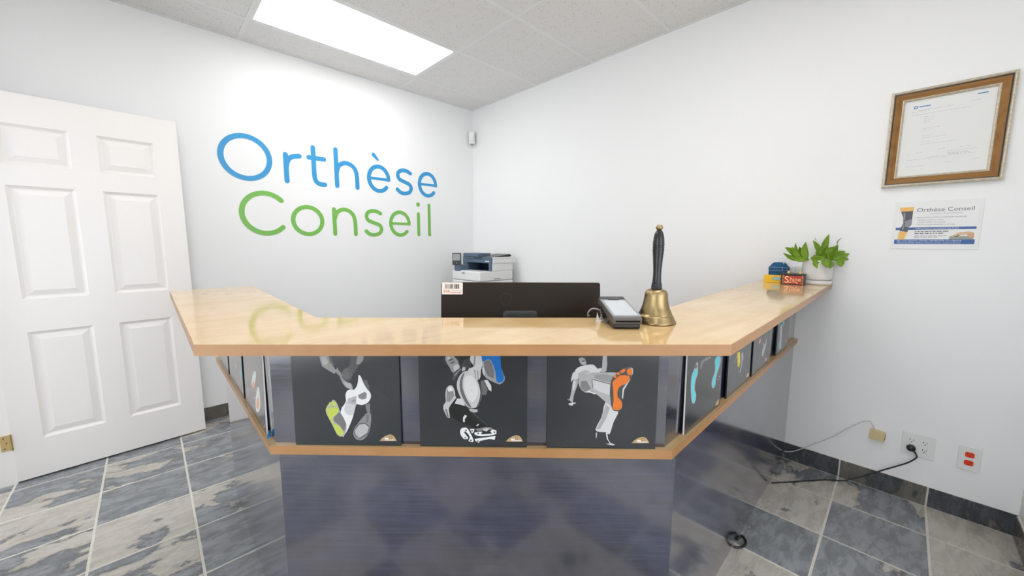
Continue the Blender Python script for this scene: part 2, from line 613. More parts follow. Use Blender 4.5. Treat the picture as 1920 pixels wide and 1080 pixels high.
v_ = coords(FRAMEWOOD, (1, 5, 60)); n_ = noise(FRAMEWOOD, v_, 4, 5)
lk(FRAMEWOOD, mixc(FRAMEWOOD, n_, (0.14, 0.058, 0.011, 1), (0.42, 0.205, 0.052, 1)), FRAMEWOOD.node_tree.nodes['Principled BSDF'].inputs['Base Color'])
BEIGE = mat('beige_plastic', rgb(214, 194, 146), 0.45)
CABLEW = mat('cable_white', (0.66, 0.66, 0.65, 1), 0.5)
CABLEG = mat('cable_grey', (0.30, 0.30, 0.31, 1), 0.5)
CABLEB = mat('cable_black', (0.012, 0.012, 0.013, 1), 0.4)
SLOT = mat('socket_slot', (0.006, 0.006, 0.006, 1), 0.7, spec=0.1)
ORANGE = mat('socket_orange', rgb(232, 66, 14), 0.35)
ORANGED = mat('socket_orange_dark', rgb(120, 26, 6), 0.5)
ALU = mat('added_window_aluminium', (0.55, 0.55, 0.56, 1), 0.4, metal=0.6)  # frames of the added, unseen windows
GLASS = bpy.data.materials.new('added_window_glass'); GLASS.use_nodes = True  # panes of the added, unseen windows
gt = GLASS.node_tree; gt.nodes.clear()
g_o = gt.nodes.new('ShaderNodeOutputMaterial'); g_m = gt.nodes.new('ShaderNodeMixShader'); g_t = gt.nodes.new('ShaderNodeBsdfTransparent'); g_g = gt.nodes.new('ShaderNodeBsdfGlossy'); g_f = gt.nodes.new('ShaderNodeFresnel')
g_g.inputs['Roughness'].default_value = 0.02; g_f.inputs[0].default_value = 1.3
gt.links.new(g_f.outputs[0], g_m.inputs[0]); gt.links.new(g_t.outputs[0], g_m.inputs[1]); gt.links.new(g_g.outputs[0], g_m.inputs[2]); gt.links.new(g_m.outputs[0], g_o.inputs[0])

PRINTM = {}


def pm(c):
    if c not in PRINTM:
        PRINTM[c] = mat('print_%d_%d_%d' % c, tuple(q * 0.82 for q in rgb(*c)[:3]) + (1,), 0.35, spec=0.4)
    return PRINTM[c]


# ------------------------------------------------------------------ the room
XW, YN = -2.8, -2.6                    # far left wall and front wall of the waiting area
o = MB().box((XW - 0.1, YN - 0.1, -0.12), (XR + 0.1, YB + 0.1, -0.0009)).build('floor', None, GROUT)
struct(o); FLOOR = o
PX, PY, X0, Y0 = 0.3335, 0.3288, 0.061, 0.146
tile_me = None
far = MB()
for i in range(-9, 9):
    for j in range(-9, 11):
        x0, x1 = X0 + i * PX, X0 + (i + 1) * PX
        y0, y1 = Y0 + j * PY, Y0 + (j + 1) * PY
        g = 0.0046
        a0, a1, b0, b1 = max(x0 + g, XW), min(x1 - g, XR), max(y0 + g, YN), min(y1 - g, YB)
        if a1 - a0 < 0.01 or b1 - b0 < 0.01:
            continue
        if x1 > -0.75 and y1 > -0.56:
            w, d = a1 - a0, b1 - b0
            full = abs(w - (PX - 2 * g)) < 1e-6 and abs(d - (PY - 2 * g)) < 1e-6
            if full and tile_me is not None:
                t = bpy.data.objects.new('floor_tile', tile_me); COL.objects.link(t); t.parent = FLOOR
                t.location = ((a0 + a1) / 2, (b0 + b1) / 2, 0)
            else:
                mb = MB()
                h = 0.0010
                mb.poly([(-w / 2 + h, -d / 2 + h, 0), (w / 2 - h, -d / 2 + h, 0), (w / 2 - h, d / 2 - h, 0), (-w / 2 + h, d / 2 - h, 0)])
                c = [(-w / 2, -d / 2), (w / 2, -d / 2), (w / 2, d / 2), (-w / 2, d / 2)]
                ci = [(-w / 2 + h, -d / 2 + h), (w / 2 - h, -d / 2 + h), (w / 2 - h, d / 2 - h), (-w / 2 + h, d / 2 - h)]
                for k in range(4):
                    p, q, r, s_ = c[k], c[(k + 1) % 4], ci[(k + 1) % 4], ci[k]
                    mb.poly([(p[0], p[1], -0.0006), (q[0], q[1], -0.0006), (r[0], r[1], 0), (s_[0], s_[1], 0)])
                    mb.poly([(p[0], p[1], -0.006), (q[0], q[1], -0.006), (q[0], q[1], -0.0006), (p[0], p[1], -0.0006)])
                t = mb.build('floor_tile', FLOOR, SLATE, loc=((a0 + a1) / 2, (b0 + b1) / 2, 0))
                if full:
                    tile_me = t.data
        else:
            far.box((a0, b0, -0.006), (a1, b1, 0))
t = far.build('tile_field', FLOOR, SLATE); t['kind'] = 'stuff'

struct(MB().box((XW - 0.1, YB, -0.12), (XR + 0.12, YB + 0.12, HC + 0.25)).build('wall_back', None, WALL))
struct(MB().box((XR, YF - 0.02, -0.12), (XR + 0.12, YB, HC + 0.25)).build('wall_right', None, WALL))
XJ = 1.75
struct(MB().box((XJ, YF - 0.12, -0.12), (XR + 0.12, YF, HC + 0.25)).build('wall_front_right', None, WALL))
struct(MB().box((XJ, YN, -0.12), (XJ + 0.12, YF - 0.12, HC + 0.25)).build('wall_side_right', None, WALL))
YD0, YD1, ZD = 2.37, 3.190, 2.05
wl = MB()
wl.box((XL - 0.12, YD1, -0.12), (XL, YB, HC + 0.25))
wl.box((XL - 0.12, YD0, ZD), (XL, YD1, HC + 0.25))
wl.box((XL - 0.12, 2.20, -0.12), (XL, YD0, HC + 0.25))
struct(wl.build('wall_left', None, WALL))
struct(MB().box((XW, 2.20, -0.12), (XL - 0.12, 2.32, HC + 0.25)).build('wall_corridor', None, WALL))


def wall_with_added_window(name, wname, axis, pos, a0, a1, w0, w1, z0, z1, thick, n):
    mb = MB()

    def bx(p0, p1, q0, q1):
        lo, hi = min(pos, pos + thick), max(pos, pos + thick)
        if axis == 'x':
            mb.box((lo, p0, q0), (hi, p1, q1))
        else:
            mb.box((p0, lo, q0), (p1, hi, q1))
    bx(a0, w0, -0.12, HC + 0.25); bx(w1, a1, -0.12, HC + 0.25); bx(w0, w1, -0.12, z0); bx(w0, w1, z1, HC + 0.25)
    struct(mb.build(name, None, WALL))
    mid = pos + thick * 0.5
    wd = bpy.data.objects.new(wname, None); COL.objects.link(wd); struct(wd)
    f = MB()
    t = 0.03

    def fb(p0, p1, q0, q1):
        if axis == 'x':
            f.box((mid - t, p0, q0), (mid + t, p1, q1))
        else:
            f.box((p0, mid - t, q0), (p1, mid + t, q1))
    fb(w0, w1, z0, z0 + 0.05); fb(w0, w1, z1 - 0.05, z1)
    step = (w1 - w0) / n
    for k in range(n + 1):
        c = w0 + k * step
        fb(max(w0, c - 0.025), min(w1, c + 0.025), z0 + 0.05, z1 - 0.05)
    f.build('added_window_frame', wd, ALU)
    for k in range(n):
        p = MB()
        c0, c1 = w0 + k * step + 0.02, w0 + (k + 1) * step - 0.02
        if axis == 'x':
            p.box((mid - 0.003, c0, z0 + 0.03), (mid + 0.003, c1, z1 - 0.03))
        else:
            p.box((c0, mid - 0.003, z0 + 0.03), (c1, mid + 0.003, z1 - 0.03))
        p.build('pane', wd, GLASS)


wall_with_added_window('wall_far_left', 'added_window_1', 'x', XW, YN, 2.20, -0.9, 1.4, 0.10, 2.45, -0.12, 3)  # unseen window, added to bring daylight in from the left
wall_with_added_window('wall_front', 'added_window_2', 'y', YN, XW, XJ, -1.5, 1.4, 0.10, 2.45, -0.12, 3)  # unseen window behind the camera, added for fill daylight

# ceiling: slab, hung tiles, T runners
o = MB().box((XW - 0.1, YN - 0.1, HC + 0.15), (XR + 0.1, YB + 0.1, HC + 0.25)).build('ceiling', None, CEIL_GRID)
struct(o); CEILING = o
gx = [XW, -1.855, -0.636, 0.583, 1.802, XR]
gy = [YN, -2.43, -1.82, -1.21, -0.60, 0.01, 0.62, 1.23, 1.84, 2.452, 3.06, YB]
lights = {(3, 9): 1, (3, 5): 1, (3, 2): 1, (2, 7): 1, (1, 3): 1}  # only the panel by the lettering is in view; others added as fill
for i in range(5):
    for j in range(11):
        if (i, j) in lights:
            continue
        x0, x1, y0, y1 = gx[i] + 0.003, gx[i + 1] - 0.003, gy[j] + 0.003, gy[j + 1] - 0.003
        mb = MB().box((-(x1 - x0) / 2, -(y1 - y0) / 2, 0), ((x1 - x0) / 2, (y1 - y0) / 2, 0.014))
        mb.build('ceiling_tile', CEILING, CEIL, loc=((x0 + x1) / 2, (y0 + y1) / 2, HC + 0.003))
for x in gx[1:-1]:
    MB().box((x - 0.012, YN, HC - 0.0015), (x + 0.012, YB, HC + 0.0028)).build('grid_runner', CEILING, CEIL_GRID)
for y in gy[1:-1]:
    for i in range(5):
        MB().box((gx[i] + 0.012, y - 0.012, HC - 0.0012), (gx[i + 1] - 0.012, y + 0.012, HC + 0.0028)).build('cross_runner', CEILING, CEIL_GRID)
MB().box((XW, YB - 0.019, HC - 0.001), (XR, YB, HC + 0.0028)).build('wall_angle', CEILING, CEIL_GRID)
MB().box((XR - 0.019, YF, HC - 0.001), (XR, YB - 0.019, HC + 0.0028)).build('wall_angle', CEILING, CEIL_GRID)

LL = {(3, 9): 'long bright ceiling light panel nearest the wall lettering', (3, 5): 'added ceiling light panel almost straight above the camera, out of view', (3, 2): 'added unseen ceiling light panel in the waiting area near the added front window',
      (2, 7): 'added ceiling light panel over the floor in front of the door, out of view', (1, 3): 'added unseen ceiling light panel in the far left part of the waiting area'}
for (i, j) in lights:
    x0, x1, y0, y1 = gx[i], gx[i + 1], gy[j], gy[j + 1]
    t = thing('ceiling_light', LL[(i, j)], 'ceiling light', ((x0 + x1) / 2, (y0 + y1) / 2, HC), group='ceiling light panels')
    w, d = (x1 - x0) / 2 - 0.013, (y1 - y0) / 2 - 0.013
    f = MB()
    for a, b in (((-w, -d), (w, -d + 0.014)), ((-w, d - 0.014), (w, d)), ((-w, -d + 0.014), (-w + 0.014, d - 0.014)), ((w - 0.014, -d + 0.014), (w, d - 0.014))):
        f.box((a[0], a[1], 0.0), (b[0], b[1], 0.07))
    f.box((-w, -d, 0.07), (w, d, 0.08))
    f.build('light_frame', t, LIGHTFRAME)
    q = MB()
    q.box((-w + 0.014, -d + 0.014, 0.0045), (w - 0.014, d - 0.014, 0.008))
    q.build('diffuser', t, DIFF)

# tiled skirting
def skirting(name, fixed, axis, segs, depth):
    """segs: cut positions along the wall; depth sign gives the room side"""
    mb = MB()
    lo, hi = segs[0], segs[-1]
    d0, d1 = sorted((fixed, fixed + depth * 0.006))
    if axis == 'y':
        mb.box((d0, lo, 0), (d1, hi, 0.101))
    else:
        mb.box((lo, d0, 0), (hi, d1, 0.101))
    b = mb.build(name, None, GROUT); struct(b)
    e0, e1 = sorted((fixed + depth * 0.006, fixed + depth * 0.0095))
    for a, c in zip(segs, segs[1:]):
        if c - a < 0.02:
            continue
        L = (c - a) / 2 - 0.0035
        m = MB()
        if axis == 'y':
            m.box((-(e1 - e0) / 2, -L, -0.048), ((e1 - e0) / 2, L, 0.05))
            m.build('skirting_tile', b, SLATE_D, loc=((e0 + e1) / 2, (a + c) / 2, 0.052))
        else:
            m.box((-L, -(e1 - e0) / 2, -0.048), (L, (e1 - e0) / 2, 0.05))
            m.build('skirting_tile', b, SLATE_D, loc=((a + c) / 2, (e0 + e1) / 2, 0.052))


ys = [YF] + [Y0 + k * PY for k in range(-1, 10) if YF + 0.02 < Y0 + k * PY < YB - 0.02] + [YB]
xs = [XL] + [X0 + k * PX for k in range(-2, 9) if XL + 0.02 < X0 + k * PX < XR - 0.02] + [XR - 0.0095]
skirting('baseboard_right', XR, 'y', ys, -1)
skirting('baseboard_back', YB, 'x', xs, -1)
skirting('baseboard_front_right', YF, 'x', [XJ] + [X0 + k * PX for k in range(6, 9) if XJ + 0.02 < X0 + k * PX < XR - 0.02] + [XR - 0.0095], 1)

# door, open into the room, and its jamb
DA = math.atan2(3.239 - 3.183, 0.193 + 0.597)
door = bpy.data.objects.new('door_1', None); COL.objects.link(door); struct(door, 'white six-panel door standing open beside the lettered wall', 'door')
door.location = (-0.597, 3.183, 0); door.rotation_euler = (0, 0, DA)
us = [0.0, 0.105, 0.34, 0.443, 0.678, 0.792]
zs = [0.010, 0.22, 0.81, 0.985, 1.575, 1.68, 1.882, 2.035]
pan = {(1, 1), (3, 1), (1, 3), (3, 3), (1, 5), (3, 5)}
mb = MB()
for i in range(5):
    for j in range(7):
        if (i, j) not in pan:
            mb.box((us[i], 0, zs[j]), (us[i + 1], 0.035, zs[j + 1]))
mb.build('stile_frame', door, DOORW)
for (i, j) in sorted(pan):
    u0, u1, z0, z1 = us[i], us[i + 1], zs[j], zs[j + 1]
    mb = MB()
    prev = None
    for off, dep in ((0, 0), (0.004, 0.0035), (0.014, 0.0105), (0.019, 0.0105), (0.046, 0.0025)):
        ring = [(u0 + off, dep, z0 + off), (u1 - off, dep, z0 + off), (u1 - off, dep, z1 - off), (u0 + off, dep, z1 - off)]
        if prev:
            for k in range(4):
                mb.poly([prev[k], prev[(k + 1) % 4], ring[(k + 1) % 4], ring[k]])
        prev = ring
    mb.poly(prev)
    mb.poly([(u0, 0.03, z0), (u0, 0.03, z1), (u1, 0.03, z1), (u1, 0.03, z0)])
    mb.build('panel', door, DOORW)
for hz in (0.235, 1.05, 1.80):
    h = MB()
    h.box((-0.036, 0.0015, hz - 0.042), (-0.003, 0.0045, hz + 0.042))
    h.tube([(-0.001, -0.003, hz - 0.044), (-0.001, -0.003, hz + 0.044)], 0.005, 8)
    hg = h.build('hinge', door, HINGE)
    for sx, sz in ((-0.024, 0.028), (-0.016, 0.0), (-0.024, -0.028)):
        s_ = MB(); s_.M = Matrix.Translation((sx, 0.001, hz + sz)) @ Matrix.Rotation(math.pi / 2, 4, 'X')
        s_.lathe([(0, 0.0012), (0.003, 0.0008), (0.0035, -0.002)], 8)
        s_.build('screw', hg, SCREW)
k = MB(); k.M = Matrix.Translation((0.735, 0, 0.93)) @ Matrix.Rotation(math.pi / 2, 4, 'X'); k.smooth = True
k.lathe([(0.032, 0.0), (0.032, 0.006), (0.012, 0.012), (0.012, 0.03), (0.024, 0.036), (0.028, 0.048), (0.022, 0.058), (0, 0.06)], 20)
k.build('knob', door, HINGE)
tr = MB()
tr.box((XL - 0.125, YD1 - 0.004, 0), (XL + 0.003, YD1, ZD))            # hinge-side jamb lining
tr.box((XL - 0.125, YD0, 0), (XL + 0.003, YD0 + 0.018, ZD))
tr.box((XL - 0.125, YD0 + 0.018, ZD - 0.018), (XL + 0.003, YD1 - 0.004, ZD))
tr.box((XL, YD0 - 0.06, 0), (XL + 0.012, YD0, ZD + 0.06))
tr.box((XL, YD0, ZD), (XL + 0.012, YD1 + 0.0, ZD + 0.06))
struct(tr.build('trim_1', None, DOORW))

# ------------------------------------------------------------------ reception desk
desk = thing('reception_desk', 'angled navy reception desk with maple counter top and ledge', 'desk')


def edge_strip(mb, pts, z0, z1, t, skip=()):
    """thin band around an outline (CCW), standing out by t"""
    n = len(pts)
    nor = []
    for k in range(n):
        a, b, c = Vector(pts[k - 1]), Vector(pts[k]), Vector(pts[(k + 1) % n])
        d1 = (b - a).normalized(); d2 = (c - b).normalized()
        n1 = Vector((d1.y, -d1.x)); n2 = Vector((d2.y, -d2.x))
        mval = (n1 + n2)
        mval = mval / max(mval.length_squared / 2, 0.3)
        nor.append(mval * t)
    for k in range(n):
        if k in skip:
            continue
        j = (k + 1) % n
        p, q = Vector(pts[k]), Vector(pts[j])
        P, Q = p + nor[k], q + nor[j]
        mb.prism([(p.x, p.y), (P.x, P.y), (Q.x, Q.y), (q.x, q.y)], z0, z1)


top = [(0.058, 2.24), (0.056, 1.037), (0.896, 0.243), (XR - 0.004, 0.258), (XR - 0.004, 0.58), (1.01, 0.535), (0.338, 1.168), (0.365, 2.24)]
ct = MB().prism(top, ZT - 0.025, ZT).build('counter_top', desk, MAPLE)
es = MB(); edge_strip(es, top, ZT - 0.0252, ZT - 0.0005, 0.0012, skip=(3,)); es.build('edge_band', ct, EDGE)
LZ = 0.742
led = [(0.197, 2.25), (0.197, 1.1465), (0.9615, 0.382), (XR - 0.004, 0.386), (XR - 0.004, 0.47), (0.998, 0.466), (0.28, 1.181), (0.28, 2.25)]
lg = MB().prism(led, LZ - 0.024, LZ).build('ledge', desk, MAPLE)
es = MB(); edge_strip(es, led, LZ - 0.0242, LZ - 0.0005, 0.0012, skip=(3,)); es.build('edge_band', lg, EDGE)


def panels(xl, yr, nf, t, z0, z1, yend, nm):
    q = nf / R2
    A, B, C, D = (xl, yend), (xl, q - xl), (q - yr, yr), (XR - 0.002, yr)
    q2 = (nf + t) / R2
    A2, B2, C2, D2 = (xl + t, yend), (xl + t, q2 - xl - t), (q2 - yr - t, yr + t), (XR - 0.002, yr + t)
    for n_, P in ((nm[1], [A, B, B2, A2]), (nm[0], [B, C, C2, B2]), (nm[1], [C, D, D2, C2])):
        MB().prism(P, z0, z1).build(n_, desk, NAVY)
    return A, A2


panels(0.228, 0.400, 1.0135, 0.018, 0.0, LZ - 0.0245, 2.26, ('front_panel', 'side_panel'))
panels(0.212, 0.404, 0.967, 0.018, LZ, ZT - 0.0255, 2.238, ('upper_front_panel', 'upper_side_panel'))
MB().box((0.247, 2.236, 0.0), (0.80, 2.254, 0.70)).build('end_panel', desk, NAVY)
MB().box((0.231, 2.219, LZ + 0.001), (0.34, 2.237, ZT - 0.0255)).build('end_panel', desk, NAVY)
MB().prism([(0.247, 2.235), (0.247, 1.214), (1.042, 0.419), (XR - 0.01, 0.419), (XR - 0.01, 0.97), (1.27, 0.97), (0.80, 1.44), (0.80, 2.235)], 0.70, 0.725).build('work_surface', desk, MAPLE)
MB().box((XR - 0.10, 0.45, 0.0), (XR - 0.082, 0.95, 0.70)).build('support_panel', desk, NAVY)
MB().box((0.80 - 0.02, 1.45, 0.0), (0.80, 2.2, 0.70)).build('support_panel', desk, NAVY)

# ------------------------------------------------------------------ posters on the ledge
# printed shapes: colour, then x,y in millimetres from the lower left corner
PRINTS = {
 'runner': [
  ((153,153,153),[75.5,274.1,98.4,274.3,104.1,234.7,121.1,207.9,115.3,199.2,83.4,219.7,78.4,237.2]),
  ((102,102,102),[98.4,274.3,109.6,240.2,116.5,221.4,105.1,229.4]),
  ((184,184,184),[81,245.3,94.3,248.1,100,232,95.6,223.9,85,223.8]),
  ((87,87,87),[162.7,274.8,201.5,275.1,193.5,235.5,181.1,223.3,175.4,213.8,162.6,194.7,156.7,182.4,146,179.6,135.9,189,134.4,199.9,142.3,210.8,154.7,221.7,159.5,237.9]),
  ((117,117,117),[161.1,200.7,159,193.5,154.1,188.1,147.7,186.1,141.4,188,137,193.3,135.7,200.4,137.8,207.6,142.7,212.9,149.1,214.9,155.3,213,159.7,207.8]),
  ((76,76,76),[158.9,200.6,157.2,194.7,153.2,190.2,147.8,188.6,142.6,190.1,138.9,194.5,137.8,200.5,139.5,206.4,143.6,210.8,149,212.5,154.2,210.9,157.8,206.6]),
  ((107,107,107),[156.5,199.5,155,194.1,151.3,190.1,146.5,188.6,141.8,190,138.5,193.9,137.5,199.4,139.1,204.8,142.7,208.8,147.6,210.3,152.2,208.9,155.5,205]),
  ((153,153,153),[174.7,227.3,176.5,238,186.3,274.2,198.1,274.3,193.6,238.2,182.5,226]),
  ((148,148,148),[118.2,204.6,123.7,217.4,125.5,212,133.9,201.2,135.9,189,148.5,176.9,159,174.3,163.5,157.9,150.3,159.1,140.1,167.3,132.8,180.8,128.3,194.4]),
  ((184,184,184),[138.1,180.9,148.5,176.1,157.6,172.9,160.9,159.3,151.7,160.5,142.8,168.6]),
  ((97,97,97),[192.4,182.8,201.7,184.2,206.3,167.9,208.4,154.3,200.6,159.7,194.6,173.3]),
  ((128,128,128),[194.7,115.6,206.9,119.9,207.1,93.5,200.3,90.7,196.8,101.8]),
  ((240,240,240),[179.9,197.6,186.2,192.2,192.1,176,200.6,159.7,209.4,148.8,210.2,135.1,201.6,121.2,185.3,114.1,172.1,116.7,166.4,107,161.3,84.7,153.6,65,144.6,45.3,135.8,31.1,127.5,26.7,127.1,95.4,135.9,112.2,143.3,126.1,141.9,139.8,147.4,153.6,158.1,157.3,166.1,156.6,174.5,167.6,178.6,186.7]),
  ((133,133,133),[176,141.6,195,151.4,200,145.9,198.1,132.2,186,129.3,178.2,133.3]),
  ((184,184,184),[148.9,131.7,171.9,140.2,169.3,112.5,158.8,115.2,145.7,120.6]),
  ((209,209,209),[143.2,123.3,158.7,114.6,168.7,111.1,161.3,84.7,144,87.3,136.7,101.1]),
  ((153,153,153),[159.4,127.6,170.7,130.5,169.1,120.8,156.5,122.9]),
  ((143,143,143),[193.5,87.8,200.4,92.9,209.5,88,206.9,57.2,200.5,34.7,189.2,20.4,178.1,14.6,164.8,18.7,158.7,31.3,160.7,45.5,172.3,62.4,183.6,76.6]),
  ((92,92,92),[173.6,61.9,192.5,65.5,204.6,53.9,199.4,33.3,175,17.4,162.2,30.8,160.1,42.6]),
  ((189,189,189),[175.9,59.1,191,62.1,202.1,52.4,196.9,36.6,174.6,20.8,164.9,32,162.7,42.1]),
  ((115,115,115),[196.2,87.8,204.2,87.9,200.5,65.6,195.2,66.9]),
  ((178,178,178),[106.1,127.1,114,125.8,121.2,112,125.7,95.4,140.2,64.9,140.6,45.2,134.3,28.2,124.7,24.7,114.2,30.8,102.3,58.8,90.3,83.9,86.5,97.7,88.9,106.1,94.7,114.5,103.1,121.5]),
  ((122,122,122),[105.8,72.9,115.9,86.9,125.1,93.2,140.1,62.6,139.8,56.4,134.1,39.5,126.1,52.1,117.2,60.4]),
  ((200,214,92),[92.6,100.6,104.9,106.3,118.4,107.8,121.9,98.1,115.9,86.9,107.6,82.7,104.4,72.8,107.8,61.7,118.3,56.2,128.5,45.1,131.9,33.8,126.2,26.7,115.6,30.8,103.6,58.8,92.8,81.1,89.4,92.2]),
  ((200,214,92),[105.8,122.9,110,125.7,116.3,118.9,117.2,112,109.2,110.5,104.6,116]),
  ((200,214,92),[103.9,117.4,103.3,115.3,101.9,113.7,99.9,113.2,98.1,113.7,96.8,115.2,96.4,117.3,97.1,119.4,98.5,120.9,100.4,121.5,102.2,120.9,103.5,119.4]),
  ((200,214,92),[99,110.9,98.5,109.3,97.1,108,95.4,107.6,93.6,108,92.4,109.2,92.1,110.9,92.6,112.5,94,113.8,95.7,114.2,97.4,113.8,98.7,112.6]),
  ((200,214,92),[93.8,102.8,93.2,100.7,92.1,99.2,90.6,98.6,89.1,99.2,88.1,100.7,87.9,102.8,88.4,104.8,89.5,106.4,91,107,92.5,106.4,93.5,104.9]),
  ((196,164,122),[231.5,15.6,237.9,22.7,251.6,30.6,262.5,31.8,270.2,26.6,275,16.2,273.7,14.4,232.3,13.9]),
  ((245,245,245),[243.9,22.5,254.4,22.6,254.3,19.1,243.8,19]),
  ((245,245,245),[244.6,17.6,271.6,17.9,271.6,16.2,244.6,15.8]),
  ((120,100,75),[263.6,24.5,262.7,22,260.4,20.4,257.7,20.4,255.6,21.9,254.9,24.4,255.8,26.8,258,28.4,260.7,28.4,262.8,26.9]),
  ((196,164,122),[262.3,24.4,261.6,22.7,260.1,21.6,258.2,21.6,256.7,22.6,256.2,24.4,256.8,26.1,258.4,27.2,260.3,27.2,261.8,26.2]),
 ],
 'ball': [
  ((51,51,51),[63.7,238.7,68.3,249.4,80.1,276.1,98.3,276.3,105.9,240.4,100.6,235,77,226.7,71.8,224]),
  ((153,153,153),[72.2,247.5,85.3,275.7,95.6,249.6,104.6,239,107,229.7,110.8,221.6,109.4,213.6,92.3,205.3,84.7,216,77.1,229.4,72.1,240.1]),
  ((204,204,204),[75.3,246,83.9,249.5,85.1,242.8,78.5,237.4]),
  ((76,76,76),[78.6,240.7,92.9,244.3,91.6,240.2,81.1,236.9]),
  ((89,89,89),[85,233.5,95.4,237.6,96.7,233.6,87.5,229.5]),
  ((199,199,199),[92.6,224.2,105.7,229.6,108.2,217.6,95,209.4]),
  ((76,76,76),[92.3,205.3,110.8,220.3,113.3,213.6,94.6,185.1,89.4,185]),
  ((140,140,140),[94.8,200,112.1,217.6,112.8,214.9,94.8,194.6]),
  ((61,61,61),[113.5,227,121.5,240.5,137.1,246.5,142.2,238,136.8,219.2,123.7,213.7,116,219]),
  ((184,184,184),[114.6,215,118.6,222.3,125.1,220.4,123.7,212.4,115.9,209.6]),
  ((158,158,158),[160.5,277.6,209.7,278,218.7,219.9,227.8,195.8,226.7,184.5,217.3,175.7,209.5,176.7,188.7,186,173.1,199.3,169.4,224.9,163,243.5]),
  ((115,115,115),[173.3,235.6,186.3,242.4,194.6,231.8,200.5,211.7,199.1,190.1,183.5,198.1,174.5,216.8]),
  ((4,108,190),[161.8,277.6,209.7,278,218.7,219.9,226,195.8,224.6,185.5,216,179.5,206.4,184.3,203.1,211.7,195.4,233.1,186.3,243.7,173.3,236.9,166.9,240.9]),
  ((107,107,107),[163.9,184.4,174.3,185.9,183.3,160.2,178,145.1,168.8,146.4,166.4,165.4]),
  ((214,214,214),[174.3,187.2,183.5,185.9,192.5,171.1,193.3,155.4,186,160.2,179.5,173.7]),
  ((204,204,204),[168.6,219.5,172,223.5,176.3,211.5,174.4,198,170,206.1]),
  ((31,31,31),[83,118.1,119.9,115.7,140.8,99.4,182.8,61,185.4,52.7,148.3,49.5,135.1,60.5,108.7,68.5,82.5,90.4]),
  ((64,64,64),[119.9,115.7,140.9,102.2,182.8,62.4,178.9,61,138.2,96.6]),
  ((209,209,209),[94.9,120.9,101.7,134.7,114.9,134.9,122.5,114.4,109.4,118.3]),
  ((184,184,184),[133,107.6,156.7,105.1,155.3,98.2,146.1,96.7,135.6,100.7]),
  ((199,199,199),[122.4,209.7,136.7,209.8,152.2,195.1,162.5,173.6,167.6,157.3,166.2,138.2,159.4,118.9,151.5,110.5,135.6,109,122.6,118.5,109.7,140.3,102.1,162.1,101.9,181.1,110.5,200.1]),
  ((107,107,107),[115.7,200.2,122.3,206.2,117.1,186.7,116.9,164.9,125.4,137.7,139.6,111.8,130.4,114.4,117.5,134.9,109.9,156.7,108.9,181.2]),
  ((76,76,76),[152.2,195.1,163.8,173.6,168.1,154.6,162.1,124.4,151.5,110,159.5,127.1,163.6,151.8,159.9,173.5]),
  ((219,219,219),[126.2,197.6,141.8,197.7,154.7,176.2,157.1,151.7,146.4,127,133.3,132.3,121.8,159.6,120.8,184]),
  ((64,64,64),[141.9,157,141.8,156.5,141.4,156.1,140.9,155.9,140.3,156.1,140,156.5,139.8,157,140,157.6,140.4,158,140.9,158.1,141.4,158,141.8,157.6]),
  ((204,204,204),[137.1,246,147.5,276.7,160.5,276.8,169.4,235.6,169.4,224.9,165.4,214.1,164,195.2,158.7,187.1,152.2,189.7,147,197.8,136.6,200.4,131.5,209.7,134.2,217.8,147.3,223.3,139.6,235.3]),
  ((128,128,128),[147.2,213.9,149.8,214.5,152.7,189.7,150.9,190.2]),
  ((128,128,128),[155.5,212.6,157.6,212.7,159.5,188.4,157.4,188.4]),
  ((153,153,153),[147.5,251.4,152.7,252,149.9,224.7,144.7,224.6]),
  ((194,194,194),[73.2,161.8,80,170,89.1,170.1,95.5,156.6,96.6,142.9,99.7,137.5,93.8,130.5,83,115.3,78.8,104.2,81.6,83.5,75.8,81.5,69.3,93.1,64.3,106.8,65.8,117.9,71.3,126.2,70.3,145.4]),
  ((140,140,140),[74.5,159.1,90.2,157.9,93.9,142.9,83.1,126.3,72.6,126.2]),
  ((230,230,230),[77.2,164.6,87.8,167.4,91.5,156.5,78.4,153.7]),
  ((89,89,89),[69.5,104.1,72.7,105.5,78.5,84.3,75.8,83.4]),
  ((224,224,224),[116.8,82.5,122.2,90.3,127.5,86.8,121.6,78.4,121.2,70,116.7,70]),
  ((224,224,224),[152.4,60.7,159,66.3,159,62.1,153.7,58.5]),
  ((128,128,128),[148.3,50.8,177.5,56.8,193.4,55.6,196,50,177.5,47,156.2,45.4]),
  ((204,204,204),[169.5,51.1,188.1,54.1,180.1,44.2,170.8,46.9]),
  ((237,237,237),[108.4,43.4,113.8,53.2,127.1,53.4,134.9,40.9,144,21.3,142.6,13.4,130.7,17,134.8,26.9,126.9,40.2,117.7,42.9,129.4,26.8,128.1,22.6,118.7,22.4,110.9,32.2]),
  ((237,237,237),[135,50.7,147,50.8,145.6,42.4,140.2,38.2]),
  ((237,237,237),[148.2,41.1,168.2,43.5,165.4,35.7,201.3,39.5,205.3,41.8,201.3,35.5,166.7,30.6,149.5,34.1]),
  ((237,237,237),[148,22.8,203.9,31.9,201.3,20.7,188,23.3,161.3,17.3,158.6,11.7,149.3,17.2]),
  ((237,237,237),[189.4,44.4,196,50.6,206.1,47.4,206.1,37.6,196,37.4]),
  ((89,89,89),[127,46.4,126.6,45,125.6,44,124.3,43.6,123,43.9,122,44.9,121.7,46.3,122.1,47.7,123,48.8,124.4,49.2,125.7,48.8,126.7,47.8]),
  ((89,89,89),[143.2,45.8,142.9,44.5,142,43.6,140.8,43.2,139.6,43.5,138.7,44.4,138.4,45.7,138.8,47,139.6,47.9,140.8,48.2,142,47.9,142.9,47]),
